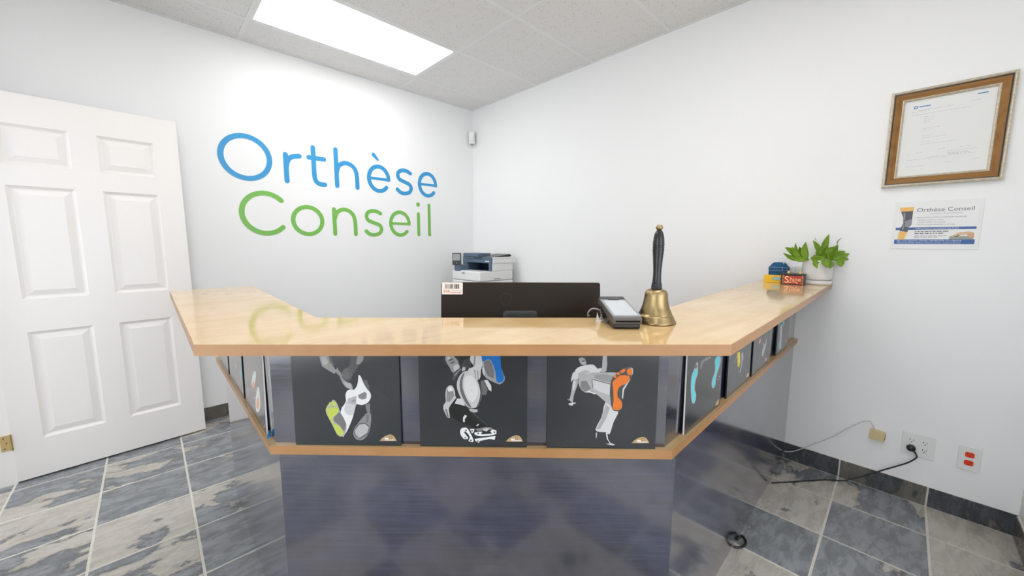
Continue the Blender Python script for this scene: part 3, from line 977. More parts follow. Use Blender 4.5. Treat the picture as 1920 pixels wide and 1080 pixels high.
  ((89,89,89),[159.6,38.4,159.2,37.1,158.3,36.2,156.9,35.8,155.6,36.2,154.6,37.1,154.3,38.3,154.7,39.6,155.6,40.5,157,40.9,158.3,40.6,159.3,39.7]),
  ((89,89,89),[203.2,42.3,202.8,41,202,40.1,200.8,39.7,199.6,40.1,198.7,41,198.4,42.2,198.7,43.5,199.6,44.4,200.8,44.8,202,44.5,202.9,43.5]),
  ((89,89,89),[124.6,26.2,124.3,25,123.4,24.2,122.2,23.9,121,24.2,120.1,25,119.8,26.1,120.2,27.2,121.1,28.1,122.3,28.4,123.5,28.1,124.3,27.3]),
  ((89,89,89),[140,18.5,139.6,17.2,138.7,16.3,137.3,15.9,136,16.2,135,17.1,134.7,18.4,135,19.7,136,20.6,137.4,21,138.7,20.7,139.7,19.7]),
  ((89,89,89),[158.4,16.5,158,15.3,157.2,14.5,156,14.2,154.8,14.5,153.9,15.3,153.6,16.4,153.9,17.5,154.8,18.4,156,18.7,157.2,18.4,158.1,17.6]),
  ((196,164,122),[233.1,18,239.2,25.1,252.6,32.9,263.4,34.1,271.2,29,276.4,18.6,275.1,16.8,234,16.3]),
  ((245,245,245),[245.3,24.8,255.6,24.9,255.6,21.5,245.3,21.3]),
  ((245,245,245),[246.1,19.9,272.9,20.3,273,18.5,246.1,18.2]),
  ((120,100,75),[264.7,26.8,263.9,24.3,261.7,22.8,259.1,22.8,256.9,24.2,256.1,26.7,256.9,29.2,259,30.7,261.7,30.7,263.9,29.2]),
  ((196,164,122),[263.4,26.8,262.8,25,261.3,23.9,259.5,23.9,257.9,25,257.4,26.7,257.9,28.5,259.4,29.5,261.3,29.6,262.8,28.5]),
 ],
 'kick': [
  ((64,64,64),[78.4,242.6,82.3,251,91.7,252.4,98.5,248.3,102.4,234.4,98.8,238.6,89.1,248.2]),
  ((163,163,163),[80.5,247.3,89,250.2,96.7,246.3,101.3,235.8,100.3,229.6,89.5,229.5,84,235.6]),
  ((89,89,89),[89.3,241.3,96,242.7,96.9,238.5,90.7,237.9]),
  ((217,217,217),[90.7,236.3,96.1,238,97,235.2,92.1,233.5]),
  ((219,219,219),[85.6,225.9,108.4,230.8,119.2,230.4,127.5,223.4,135.9,212.3,136.1,208.6,114.4,208.4,92.9,204.3,79.6,191.2,75.5,193.4,71.1,207.5,73.6,217.3]),
  ((178,178,178),[79.3,207.6,98,216.2,114.3,212.1,92.9,204.9,79.6,192]),
  ((209,209,209),[65.7,207.4,73.7,213.1,79.7,190.6,66.1,189.1,63,182.6,61.8,189.1]),
  ((173,173,173),[67.5,187.7,79.7,189.2,78.7,173.6,71,150.8,68.7,133.6,66.1,127.9,57.7,134.9,60.3,140.7,64,162.1]),
  ((217,217,217),[68.9,186.3,74.3,187.2,72,167.9,66.8,156.5]),
  ((153,153,153),[52.2,136.9,59.1,135,57.8,132.1]),
  ((204,204,204),[56.6,124.3,67.5,127.9,77.1,126.3,69,122.1,66.3,118.1,58,120.3]),
  ((178,178,178),[144,279.1,152.9,279.2,155.3,230.7,153.5,213.9,149.5,210.4,134.6,211.7,142.3,225]),
  ((217,217,217),[131.6,220.7,141.1,221.6,138.6,212.3,133.3,210.9]),
  ((178,178,178),[81,190.6,92.9,203.5,114.4,209.3,152.2,210.2,185.2,209.1,170.2,197.1,165.5,177.3,165.2,146.1,170.3,116.1,152,131.6,126.9,152.8,110.3,159.7,99.6,155.4,85.6,168]),
  ((128,128,128),[87.9,185.1,101.4,188,115.6,165.5,99.5,156.8,87,168]),
  ((209,209,209),[117.7,189.6,164.2,176.7,164.5,148.9,137.6,157.2,118.3,168.4]),
  ((153,153,153),[122.7,203.7,152.4,205.4,171.5,200,165.3,183,136.6,189.8,122.9,195.3]),
  ((107,107,107),[115.4,191.5,117.6,191.6,121,167,118.8,166.9]),
  ((107,107,107),[118.9,192.4,165.4,179.6,165.5,177.9,119,190.2]),
  ((235,235,235),[99.6,155.4,110.3,159.7,130.7,151.4,124.2,150.8,111.8,155.2]),
  ((214,214,214),[153.5,128.8,171.7,114.7,188.4,104.8,183.6,88.8,175.9,71.4,167.4,40.1,157.6,45.8,141,46.5,129.2,53.4,142.6,82.6,147.6,100]),
  ((173,173,173),[155,123.1,166.3,114.6,156.4,82.7,140.8,53.5,131.1,54,144,82.6,149,100]),
  ((191,191,191),[130.1,43.1,134.2,44.7,133.7,32.9,131.9,26.5]),
  ((217,217,217),[157.6,43.5,160.9,43.5,163.7,27.4,171,15.8,182.7,11.2,175.3,9.4,155.8,14.1,169.1,13.7,160.9,26.8]),
  ((76,76,76),[170.2,197.1,179.4,205.7,189.7,218.4,200.3,222.7,207,224.7,213.6,226.2,223,221.5,223,208.9,217.6,194.8,208.8,177.8,202.5,166.4,198.8,135,198.2,114.9,191.1,105.7,180.2,105,171.2,112.6,165.7,146.1,166.3,177.3]),
  ((209,209,209),[218.1,194.8,209.4,177.8,201.8,163.5,199.8,137.9,196.6,143.5,197.9,166.3,204.8,177.7]),
  ((184,184,184),[216.4,224.2,223,221.5,223,208.9,219.6,199,220,214.5]),
  ((238,126,44),[174.6,188.7,190.3,203,211.9,201.8,215,193.3,208.7,180.6,194,174.8,185,163.3,185.7,143.4,195.6,132.1,197.6,116.4,191,108.5,178.8,108.4,173.1,114.7,175.1,134.8,172.6,168.9,170.7,183]),
  ((238,126,44),[207.2,218.5,215.1,223.7,220.9,218.7,220.6,207.5,214.6,202.3,207.7,207.3]),
  ((238,126,44),[189.3,213.6,199,221.3,203.7,218.5,202,212.9,192.8,208]),
  ((238,126,44),[189,207.4,188.6,205.3,187.1,203.8,185.1,203.2,183.1,203.7,181.6,205.3,180.9,207.4,181.4,209.5,182.8,211,184.8,211.6,186.9,211.1,188.4,209.5]),
  ((238,126,44),[180.4,199.8,180,197.7,178.6,196.1,176.8,195.5,174.9,196.1,173.4,197.6,172.8,199.7,173.3,201.8,174.6,203.4,176.5,204,178.4,203.4,179.8,201.9]),
  ((196,164,122),[228.8,18.2,234.7,25,247.8,32.5,258.6,33.6,266.7,28.7,272.3,18.8,271.1,17.1,229.8,16.5]),
  ((245,245,245),[240.8,24.7,251.2,24.9,251.3,21.5,240.9,21.4]),
  ((245,245,245),[241.8,20.1,268.8,20.4,268.9,18.7,241.9,18.4]),
  ((120,100,75),[260.2,26.6,259.5,24.3,257.4,22.8,254.7,22.8,252.5,24.2,251.6,26.5,252.3,28.9,254.4,30.4,257.1,30.4,259.3,29]),
  ((196,164,122),[258.9,26.6,258.4,24.9,257,23.9,255.1,23.9,253.5,24.9,252.9,26.5,253.4,28.2,254.8,29.3,256.7,29.3,258.3,28.3]),
 ],
 'ra': [
  ((191,191,191),[47.2,181.7,64.1,198.9,78,197,81.9,163.9,69.4,151.1,62.6,133.9,63.6,117.8,78.1,97.7,67.8,76.7,47,83,36.7,109.7,30.6,139.5,32.5,166.8]),
  ((96,222,238),[51.5,179.1,71.2,179.7,75.1,165.5,63.6,152.6,54.4,136.2,57,119.7,72.1,99.4,63.3,79.7,50.9,83.4,41.6,108.3,34.6,138.4,38.6,162.2]),
  ((89,89,89),[52.9,185,60.9,194.1,70.8,191.8,70.8,182.4]),
  ((178,178,178),[225.6,176.8,278.7,174.4,281.3,146.9,258.7,123.8,246.4,105.7,243.9,83.4,222.5,78.3,206.7,91.7,206.5,112.5,227.7,131.4,226.8,155.8]),
  ((96,222,238),[232,178.9,268.2,176,271.7,149.1,250.3,125.8,239.2,107.5,236.3,87.2,222,81.3,212.6,90.1,214.5,110.4,236.9,129.1,234.9,154]),
  ((140,140,140),[97.9,175.9,101.5,194.3,126.1,198.5,179.9,195.1,183.1,187.8,145.1,189.5,118.1,185.7,107.2,170.5]),
  ((153,153,153),[134.5,199.9,147.5,200.4,158,186.6,145.7,186]),
  ((153,153,153),[250.6,99.3,282,93.7,278.3,96.8,252.8,103.3]),
  ((153,153,153),[268.7,108.9,287,105.9,287,125.5,287,125.6,287,99.8,272.7,104.3]),
  ((128,128,128),[18.6,108.8,26,129.9,28,127.2,22,106.2]),
  ((196,164,122),[251.1,11,259.1,20.7,285.7,24.8,287,16.6,287,4.8]),
 ],
 'rb': [
  ((140,140,140),[61.4,113.8,94.2,144.8,100.4,139.6,73.5,113.4]),
  ((240,222,70),[97.1,148.1,128,145.7,141.3,102.9,130.4,84.5,113,93.3]),
  ((178,178,178),[147.9,133.6,170.8,137,181.4,106.2,149.9,58.4,139.6,62.9,157.6,95.2]),
  ((230,170,130),[229.9,20.9,256.2,34.4,276.2,25.2,268.6,15.4]),
 ],
 'rc': [
  ((191,191,191),[143.7,124.6,179.7,103.1,210.8,129.9,218.6,122,204.4,88.5,188.7,75.3,170.7,54.9,144.4,61.7,146,87.1,161.1,100.2]),
  ((230,180,150),[201,22,221.8,35.4,239.5,28.2,234.8,19.2]),
  ((235,150,150),[76.2,132,103,148.9,113.1,131.4,88.9,120.3]),
 ],
 'rd': [
  ((224,224,224),[51.5,141.1,87.3,146.6,97.8,71.3,106.2,25.1,88.3,13.7,46.6,33,63.8,77.3]),
  ((96,222,238),[92.9,156.7,135.2,157.2,137.4,135.3,102.5,132.5]),
  ((96,222,238),[31.9,55.5,55.8,65.6,77.5,41.7,55.1,35]),
  ((230,150,120),[197.7,28.9,230.7,41.5,248.5,32.8,237.8,24.6]),
 ],
 'la': [
  ((237,237,237),[186.7,159.5,213.1,160.7,198.8,136.7,175.5,107.7,141.5,90.3,123.3,100.6,150.1,134.9]),
  ((246,178,140),[140.6,111.3,172.1,121.8,181.4,109.4,151.9,93.3,128.2,94.2]),
  ((237,237,237),[222.2,117.4,242.9,119.7,249.3,92.6,241.1,60.8,209.1,36.3,174.5,26.5,171.1,45.3,180.6,75.1]),
  ((246,178,140),[195.1,72,224.2,86.7,229.3,64.3,204.9,43.2,179.8,40.5]),
  ((204,204,204),[138.1,58.1,166.6,70.8,168.1,65.5,145.4,53.4]),
  ((246,178,140),[272.3,9.5,285.3,25.2,287,28.2,287,17.2]),
 ],
 'lb': [
  ((96,222,238),[287,123.9,287,137.2,287,82.4,275,53.2,270.9,84.8]),
  ((178,178,178),[154.4,91.6,203.7,112.4,217.2,88.8,171.2,72.7]),
 ],
}



def poster(key, label, origin, u, w, h, lean=0.0, core=None):
    """origin: lower left corner of the printed face on the ledge, u: direction to the right"""
    t = thing('poster_board', label, 'poster', origin, group='posters leaning on the desk ledge')
    u = Vector(u).normalized()
    m = frame((0, 0, 0.0005), u, Vector((0, 0, 1)))
    m = m @ Matrix.Rotation(-lean, 4, 'X')
    t.matrix_local = Matrix.Translation(origin) @ m
    MB().box((0, 0, -0.005), (w, h, -0.0006)).build('foam_core', t, core or POSTER)
    MB().box((0, 0, -0.0005), (w, h, 0)).build('black_face', t, POSTER)
    sets = {'printed_figure': MB(), 'printed_sole': MB(), 'printed_logo': MB()}
    for k, (c, p) in enumerate(PRINTS.get(key, [])):
        pts = [(p[i] / 1000.0, p[i + 1] / 1000.0, 0) for i in range(0, len(p), 2)]
        grey = c[0] == c[1] == c[2]
        low = max(q[1] for q in pts) < 0.045 and min(q[0] for q in pts) > 0.18
        nm = 'printed_logo' if (low and (not grey or c[0] > 240)) else 'printed_figure' if grey else 'printed_sole'
        if key in ('ra', 'rc', 'rd', 'la'):
            nm += '#%d' % k                  # separate marks on these posters
            sets[nm] = MB()
        mb = sets[nm]
        mb.mat(pm(c))
        z = 0.00012 + k * 0.000012
        if len(pts) > 7:
            pts = smooth_path(pts, 2, True)
        mb.poly([(min(max(q[0], 0.0005), w - 0.0005), min(max(q[1], 0.0005), h - 0.0005), z) for q in pts])
    for nm, mb in sets.items():
        if not mb.v:
            continue
        o = mb.build(nm.split('#')[0], t)
        bm = bmesh.new(); bm.from_mesh(o.data)
        for f in bm.faces:
            f.normal_update()
            if f.normal.z < 0:
                f.normal_flip()
        bmesh.ops.triangulate(bm, faces=bm.faces)
        bm.to_mesh(o.data); bm.free()
    return t


PH = 0.300


def fpos(s_, n=0.956):
    return (n * R2 + s_ * R2, n * R2 - s_ * R2, LZ)


uf = (R2, -R2, 0)
poster('runner', 'black poster of a leaping barefoot runner with a lime green sole', fpos(-0.604), uf, 0.288, PH, 0.012)
poster('ball', 'black poster of a player holding a ball with a blue bare sole', fpos(-0.264), uf, 0.288, PH, 0.012)
poster('kick', 'black poster of a figure in white kicking with an orange bare sole', fpos(0.077), uf, 0.290, PH, 0.012)
for key, x, w, lab in (('ra', 1.065, 0.300, 'black poster with two cyan footprints on the right side ledge'), ('rb', 1.433, 0.284, 'black poster with a yellow foot on the right side ledge'),
                       ('rc', 1.750, 0.285, 'black poster with a small white figure, third on the right side ledge'), ('rd', 2.175, 0.264, 'black poster with a pale cyan and white figure nearest the right wall')):
    poster(key, lab, (x, 0.3915, LZ), (1, 0, 0), w, PH, 0.012, FOAM if key == 'ra' else None)
for key, y, w, lab in (('la', 1.524, 0.300, 'poster with two pale feet on the left side ledge, nearest the front'), ('lb', 1.868, 0.304, 'poster with a thin cyan mark, middle one on the left side ledge'),
                       ('lc', 2.205, 0.300, 'poster at the far end of the left side ledge')):
    poster(key, lab, (0.2030, y, LZ), (0, -1, 0), w, PH, 0.012, FOAM if key == 'la' else None)

# ------------------------------------------------------------------ lettering on the back wall
def arc(cx, cz, rx, rz, a0, a1, n=40):
    return [(cx + rx * math.cos(math.radians(a0 + (a1 - a0) * k / n)), cz + rz * math.sin(math.radians(a0 + (a1 - a0) * k / n))) for k in range(n + 1)]


def sm(pts, n=6):
    return [(p.x, p.y) for p in smooth_path([(a, b, 0) for a, b in pts], n)]


SP = [(1.902, 1.953), (1.866, 1.970), (1.824, 1.973), (1.782, 1.955), (1.770, 1.919), (1.787, 1.886), (1.835, 1.867), (1.889, 1.847), (1.907, 1.813), (1.889, 1.774), (1.838, 1.757), (1.795, 1.764), (1.762, 1.789)]


def letter_e(cx, cz, rx, rz):
    return [(arc(cx, cz, rx, rz, 0, 318), False), ([(cx - rx + 0.004, cz), (cx + rx - 0.001, cz)], False)]


W1 = 0.0355
blue = {
    'O': [(arc(0.575, 1.9035, 0.1487, 0.1497, 0, 360 - 9, 40), True)],
    'r': [([(0.833, 1.964), (0.833, 1.764)], False), (sm([(0.834, 1.872), (0.846, 1.920), (0.876, 1.952), (0.930, 1.966)]), False)],
    't': [(sm([(1.034, 2.050), (1.034, 1.95), (1.034, 1.838), (1.042, 1.790), (1.070, 1.766), (1.111, 1.764)]), False), ([(0.999, 1.968), (1.114, 1.968)], False)],
    'h': [([(1.210, 2.064), (1.210, 1.765)], False), (sm([(1.212, 1.880), (1.228, 1.930), (1.262, 1.957), (1.297, 1.964), (1.340, 1.950), (1.370, 1.915), (1.381, 1.860), (1.382, 1.765)]), False)],
    'e': letter_e(1.582, 1.866, 0.0935, 0.1085),
    's': [(sm(SP, 4), False)],
    'e2': letter_e(2.0925, 1.866, 0.0935, 0.1085),
}
green = {
    'C': [(arc(0.673, 1.506, 0.150, 0.150, 43, 317), False)],
    'o': [(arc(0.966, 1.4635, 0.1085, 0.1085, 0, 351, 40), True)],
    'n': [([(1.173, 1.568), (1.173, 1.360)], False), (sm([(1.175, 1.485), (1.193, 1.535), (1.225, 1.562), (1.262, 1.570), (1.305, 1.556), (1.336, 1.520), (1.348, 1.462), (1.349, 1.360)]), False)],
    's': [(sm([(a - 0.318, b - 0.400) for a, b in SP], 4), False)],
    'e': letter_e(1.778, 1.468, 0.0955, 0.1085),
    'l': [([(2.102, 1.665), (2.102, 1.368)], False)],
    'i': [([(1.978, 1.570), (1.978, 1.366)], False)],
}
for nm, glyphs, m_, lab in (('wall_lettering', blue, BLUE, 'big rounded blue lettering along the upper line on the back wall'), ('wall_lettering', green, GREEN, 'big rounded green lettering along the lower line on the back wall')):
    t = thing(nm, lab, 'lettering', (0.40, YB, 1.34 if m_ is GREEN else 1.74), group='back wall lettering')
    off = Vector((0.40, 0, t.location.z))
    for key, st in glyphs.items():
        mb = MB()
        mb.M = Matrix.Translation(-off)
        for q, (pts, closed) in enumerate(st):
            w_ = 0.0235 if (key.startswith('e') and q == 1) else W1 * (0.92 if m_ is GREEN and key not in 'C' else 1.0)
            stroke(mb, pts, w_, -0.0003, -0.0022 - 0.00012 * q, closed)
        if key == 'i':
            stroke(mb, [(1.978, 1.6625), (1.9781, 1.6635)], 0.040, -0.0003, -0.0022)
        lt = mb.build('letter', t, m_)
        if key == 'e' and m_ is BLUE:
            ac = MB(); ac.M = Matrix.Translation(-off)
            stroke(ac, [(1.540, 2.073), (1.578, 2.034)], [0.036, 0.020], -0.0003, -0.0022)
            ac.build('accent', lt, m_)

# ------------------------------------------------------------------ monitor behind the counter
mw, mh = 0.552, 0.33
mc = Vector((0.9245, 0.9145, 0)) + FV * 0.02
t = thing('computer_monitor', 'black computer monitor seen from behind with a white barcode sticker', 'monitor', (mc.x, mc.y, 0.7255), math.atan2(RV.y, RV.x))
# local frame: x right along counter, y away from the viewer
tilt = math.radians(9)
MM = Matrix.Translation((0, 0.0, 0.4245)) @ Matrix.Rotation(-tilt, 4, 'X') @ Matrix.Translation((0, -0.02, -mh))
mb = MB(); mb.M = MM
mb.prism(rrect(-mw / 2, 0, mw / 2, mh, 0.008), 0.0, 0.024, 'y')
mon = mb.build('back_shell', t, MONB, bevel=0.003)
mb = MB(); mb.M = MM
mb.prism(rrect(-mw / 2 - 0.0005, -0.0005, mw / 2 + 0.0005, mh + 0.001, 0.008), 0.025, 0.033, 'y'); mb.build('front_bezel', t, BLACKP)
mb = MB(); mb.M = MM
mb.poly([(-mw / 2 + 0.01, 0.0334, 0.015), (mw / 2 - 0.01, 0.0334, 0.015), (mw / 2 - 0.01, 0.0334, mh - 0.012), (-mw / 2 + 0.01, 0.0334, mh - 0.012)]); mb.build('screen', t, GREYSCREEN)
mb = MB(); mb.M = MM
mb.prism(rrect(-0.062, mh - 0.128, 0.058, mh - 0.098, 0.012), -0.010, 0.004, 'y'); mb.build('stand_clip', t, DKGREY, bevel=0.004)
mb = MB(); mb.M = MM
stroke(mb, arc(-0.052, mh - 0.058, 0.020, 0.020, 0, 351, 40), 0.0022, 0.0, -0.0008, True); mb.build('round_emblem', t, BLACKP)
mb = MB(); mb.M = MM
mb.box((-0.05, -0.03, 0.10), (0.05, 0.0, 0.22)); mb.build('stand_mount', t, BLACKP, bevel=0.006)
mb = MB(); mb.box((-0.035, -0.045, 0.012), (0.035, -0.02, 0.27)); mb.build('stand_neck', t, BLACKP, bevel=0.004)
mb = MB(); mb.prism(rrect(-0.12, -0.10, 0.12, 0.10, 0.02), 0.0, 0.012); mb.build('stand_base', t, BLACKP)
# barcode sticker
mb = MB(); mb.M = MM
mb.prism(rrect(-mw / 2 + 0.003, mh - 0.0425, -mw / 2 + 0.075, mh - 0.001, 0.003), -0.0008, 0.0004, 'y')
stk = mb.build('barcode_sticker', t, mat('sticker_paper', rgb(240, 226, 214), 0.5))
mb = MB(); mb.M = MM
sx, sz = -mw / 2 + 0.003, mh - 0.001
rb = random.Random(5)
x = sx + 0.011
while x < sx + 0.060:
    w_ = rb.choice((0.0008, 0.0012, 0.002, 0.003))
    mb.poly([(x, -0.0010, sz - 0.022), (x + w_, -0.0010, sz - 0.022), (x + w_, -0.0010, sz - 0.006), (x, -0.0010, sz - 0.006)])
    x += w_ + rb.choice((0.0008, 0.0014, 0.0024))
mb.build('barcode', stk, INKK)
fm = MM @ frame((sx + 0.005, -0.0010, sz - 0.0352), (1, 0, 0), (0, 0, 1))
text_mesh('sticker_text', 'SNR', 0.0125, INKR, stk, fm)
mb = MB(); mb.M = MM
for k in range(4):
    x = sx + 0.034 + k * 0.0085
    mb.poly([(x, -0.0010, sz - 0.030), (x + 0.0062, -0.0010, sz - 0.030), (x + 0.0062, -0.0010, sz - 0.0285), (x, -0.0010, sz - 0.0285)])
mb.build('sticker_small_print', stk, INK)
mb = MB(); mb.M = MM
for k in range(5):
    x = sx + 0.030 + k * 0.0072
    mb.poly([(x, -0.0010, sz - 0.0370), (x + 0.0060, -0.0010, sz - 0.0362), (x + 0.0060, -0.0010, sz - 0.0338), (x, -0.0010, sz - 0.0346)])
mb.build('sticker_red_line', stk, INKR)
cb = MB(); cb.smooth = True
cb.tube(smooth_path([(-mw / 2 + 0.01, 0.05, 0.355), (-mw / 2 - 0.008, 0.055, 0.33), (-mw / 2 - 0.016, 0.06, 0.27), (-mw / 2 - 0.016, 0.06, 0.15), (-mw / 2 + 0.03, 0.07, 0.004)], 6), 0.0016, 6)
cb.build('cable', t, CABLEG)

# ------------------------------------------------------------------ office printer in the corner
px0, px1, px2, py0, py1 = 2.168, 2.30, 2.585, 2.668, 3.105
t = thing('office_printer', 'white and slate blue office printer standing in the room corner', 'printer', (px0, py0, 0))


def pb(nm, a, b, m_, bev=0.004, parent=None):
    q = MB().box((a[0] - px0, a[1] - py0, a[2]), (b[0] - px0, b[1] - py0, b[2]))
    return q.build(nm, parent or t, m_, bevel=bev)


pb('lower_body', (px0, py0, 0.93), (px2, py1, 1.022), WPLAST2, 0.012)
for k in range(4):
    z0 = 0.09 + k * 0.21
    dr = pb('paper_drawer', (px0 + 0.004, py0 + 0.002, z0 + 0.003), (px2, py1 - 0.002, z0 + 0.207), WPLAST2, 0.004)
    pb('drawer_grip', (px0 + 0.0005, py0 + 0.15, z0 + 0.15), (px0 + 0.006, py1 - 0.15, z0 + 0.18), DKGREY, 0.002, dr)
pb('plinth', (px0 + 0.03, py0 + 0.03, 0.0), (px2 - 0.03, py1 - 0.03, 0.0925), DKGREY, 0)
pb('rear_body', (px1 + 0.17, py0 + 0.001, 1.022), (px2, py1, 1.120), WPLAST2, 0.006)
pb('side_cover', (px1 + 0.002, py0 + 0.002, 1.022), (px1 + 0.018, py0 + 0.035, 1.120), PBLUE, 0.002)
pb('side_cover', (px1 + 0.018, py0, 1.022), (px1 + 0.17, py0 + 0.03, 1.120), WPLAST2, 0.002)
pb('side_cover', (px1 + 0.002, py1 - 0.07, 1.022), (px1 + 0.17, py1, 1.120), PBLUE, 0.004)
pb('tray_floor', (px1 + 0.004, py0 + 0.036, 1.022), (px1 + 0.17, py1 - 0.07, 1.028), PBLUED, 0)
pb('tray_back', (px1 + 0.160, py0 + 0.036, 1.028), (px1 + 0.17, py1 - 0.07, 1.10), PBLUED, 0)
br = pb('bezel', (px1, py0 - 0.002, 1.095), (px1 + 0.018, py1, 1.128), PBLUE, 0.003)
pb('scanner_body', (px1 + 0.018, py0 - 0.012, 1.095), (px2 + 0.02, py1, 1.132), WPLAST2, 0.004)
pb('lid_front', (px1, py0 - 0.002, 1.130), (px1 + 0.018, py1, 1.150), PBLUE, 0.003)
pb('lid', (px1 + 0.018, py0 - 0.004, 1.134), (px2, py1, 1.152), WPLAST2, 0.004)
pb('lid_grip', (px1 - 0.002, py0 + 0.13, 1.136), (px1 + 0.004, py0 + 0.27, 1.147), PBLUED, 0.002)
pb('feeder_cover', (px1 + 0.002, py0 + 0.20, 1.150), (px1 + 0.17, py1, 1.186), PBLUE, 0.008)
q = MB(); q.M = Matrix.Translation((-px0, -py0, 0))
q.prism([(px1 + 0.0, 1.152), (px2 - 0.03, 1.152), (px2 - 0.012, 1.158), (px2 - 0.012, 1.170), (px2 - 0.03, 1.178), (px1 + 0.12, 1.162)], py0 + 0.01, py0 + 0.20, 'y')
q.build('paper_feeder', t, BLACKP, bevel=0.004)
q = MB(); q.M = Matrix.Translation((-px0, -py0, 0))
q.prism([(px1 + 0.17, 1.152), (px2 - 0.04, 1.152), (px2 - 0.04, 1.186), (px1 + 0.17, 1.186)], py0 + 0.20, py1, 'y')
q.build('feeder_body', t, WPLAST2, bevel=0.006)
# control panel on the front left
pm_ = Matrix.Translation((-0.012, 0.325, 1.072)) @ Matrix.Rotation(math.radians(-44), 4, 'Z')
q = MB(); q.M = pm_; q.prism(rrect(-0.050, 0, 0.034, 0.118, 0.008), -0.012, 0.012, 'y'); cp = q.build('control_panel', t, DKGREY, bevel=0.002)
q = MB(); q.M = pm_; q.poly([(-0.043, -0.0145, 0.045), (0.026, -0.0145, 0.045), (0.026, -0.0145, 0.108), (-0.043, -0.0145, 0.108)]); q.build('panel_screen', cp, GREYSCREEN)
q = MB(); q.M = pm_; q.prism(rrect(-0.012, 0.018, -0.006, 0.024, 0.002), -0.0145, -0.011, 'y'); q.build('panel_button', cp, WPLAST)
pb('panel_post', (px0 + 0.0, py0 + 0.30, 1.012), (px0 + 0.10, py0 + 0.40, 1.075), PBLUE, 0.004)
q = MB(); q.M = Matrix.Translation((-0.0008, 0.25, 1.000)) @ Matrix.Rotation(math.pi / 2, 4, 'Z')
q.prism([(0.024 * math.cos(a * math.pi / 8), 0.010 * math.sin(a * math.pi / 8)) for a in range(16)], -0.001, 0.0015, 'y'); q.build('emblem', t, SILVER)
pb('side_grip', (px0 + 0.17, py0 - 0.0015, 0.945), (px0 + 0.25, py0 + 0.002, 0.953), CABLEG, 0)
pb('maker_plate', (px1 - 0.0008, py0 + 0.025, 1.110), (px1 + 0.001, py0 + 0.085, 1.117), WHITEP, 0, br)

# ------------------------------------------------------------------ motion sensor in the corner
t = thing('motion_sensor', 'small white motion sensor mounted high in the wall corner', 'sensor', (XR - 0.052, YB - 0.052, 2.345), math.radians(-45))
q = MB(); q.prism(rrect(-0.034, -0.026, 0.034, 0.030, 0.018, 5), 0.0, 0.125); q.build('sensor_body', t, WPLAST, bevel=0.006)
q = MB(); q.prism(rrect(-0.022, -0.031, 0.022, -0.020, 0.004), 0.02, 0.062); q.build('lens', t, mat('sensor_lens', (0.74, 0.75, 0.76, 1), 0.3), bevel=0.003)
q = MB(); q.prism([(-0.030, 0.030), (0.030, 0.030), (0.0, 0.072)], 0.01, 0.115); q.build('corner_bracket', t, WPLAST)
q = MB(); q.box((-0.012, -0.02, -0.008), (0.012, 0.02, 0.0)); q.build('mount_foot', t, CABLEG, bevel=0.002)

# ------------------------------------------------------------------ hand bell
t = thing('hand_bell', 'brass hand bell with a turned black wooden handle', 'bell', (0.997, 0.463, ZT + 0.0003))
q = MB(); q.smooth = True
q.lathe([(0.047, 0.004), (0.0535, 0.0), (0.0545, 0.002), (0.0530, 0.006), (0.0500, 0.012), (0.0475, 0.018), (0.0470, 0.0195), (0.0465, 0.020), (0.0455, 0.0205), (0.0425, 0.027), (0.0385, 0.036), (0.0350, 0.046), (0.0325, 0.057), (0.0308, 0.068), (0.0298, 0.077), (0.0300, 0.0785), (0.0296, 0.080), (0.0285, 0.084), (0.0255, 0.0885), (0.020, 0.0915), (0.013, 0.093), (0, 0.0935)], 48)
q.lathe([(0.047, 0.004), (0.043, 0.012), (0.034, 0.036), (0.028, 0.066), (0.024, 0.080), (0, 0.086)], 48)
q.build('bell_cup', t, BRASS)
q = MB(); q.smooth = True
hp = [(0, 0.0925), (0.0135, 0.0925), (0.0148, 0.095), (0.0140, 0.0975), (0.0128, 0.0985), (0.0140, 0.0998), (0.0140, 0.1025), (0.0126, 0.1038), (0.0134, 0.1052), (0.0134, 0.1068), (0.0122, 0.109), (0.0112, 0.118), (0.0106, 0.130), (0.0107, 0.142), (0.0114, 0.156), (0.0124, 0.170), (0.0134, 0.184), (0.0148, 0.197), (0.0152, 0.2005), (0.0140, 0.2025), (0.0152, 0.2045), (0.0152, 0.2065), (0.0138, 0.2085), (0.0152, 0.2105), (0.0150, 0.214), (0.0146, 0.220), (0.0138, 0.230), (0.0120, 0.240), (0.0092, 0.248), (0.0060, 0.2515), (0, 0.252)]
q.lathe(hp, 32); q.build('handle', t, HANDLE)
q = MB(); q.smooth = True; q.ball((0, 0, 0.2590), 0.0092, 20, 12, 0.88); q.build('finial', t, BRASS)
q = MB(); q.smooth = True; q.tube([(0, 0, 0.085), (0, 0, 0.02)], 0.002, 8); q.ball((0, 0, 0.016), 0.008, 16, 8); q.build('clapper', t, BRASS)

# ------------------------------------------------------------------ payment terminal
t = thing('payment_terminal', 'dark grey card payment terminal with a pale screen beside the bell', 'terminal', (0.8605, 0.4715, ZT + 0.0003), math.atan2(RV.y, RV.x))
tw = 0.0375
q = MB()
q.prism([(0.004, 0.0), (0.095, 0.0), (0.118, 0.018), (0.130, 0.024), (0.163, 0.026), (0.166, 0.040), (0.0, 0.0135), (0.0, 0.004)], -tw + 0.004, tw - 0.004, 'x')
q.build('lower_case', t, BLACKP, bevel=0.002)
q = MB()
q.prism([(-0.002, 0.0135), (0.167, 0.040), (0.168, 0.054), (0.158, 0.0565), (0.0, 0.0315), (-0.003, 0.028)], -tw, tw, 'x')
q.build('upper_case', t, BRNGREY, bevel=0.002)
sl = math.atan2(0.0565 - 0.0315, 0.158)
sm_ = Matrix.Translation((0, 0, 0.0318)) @ Matrix.Rotation(sl, 4, 'X')
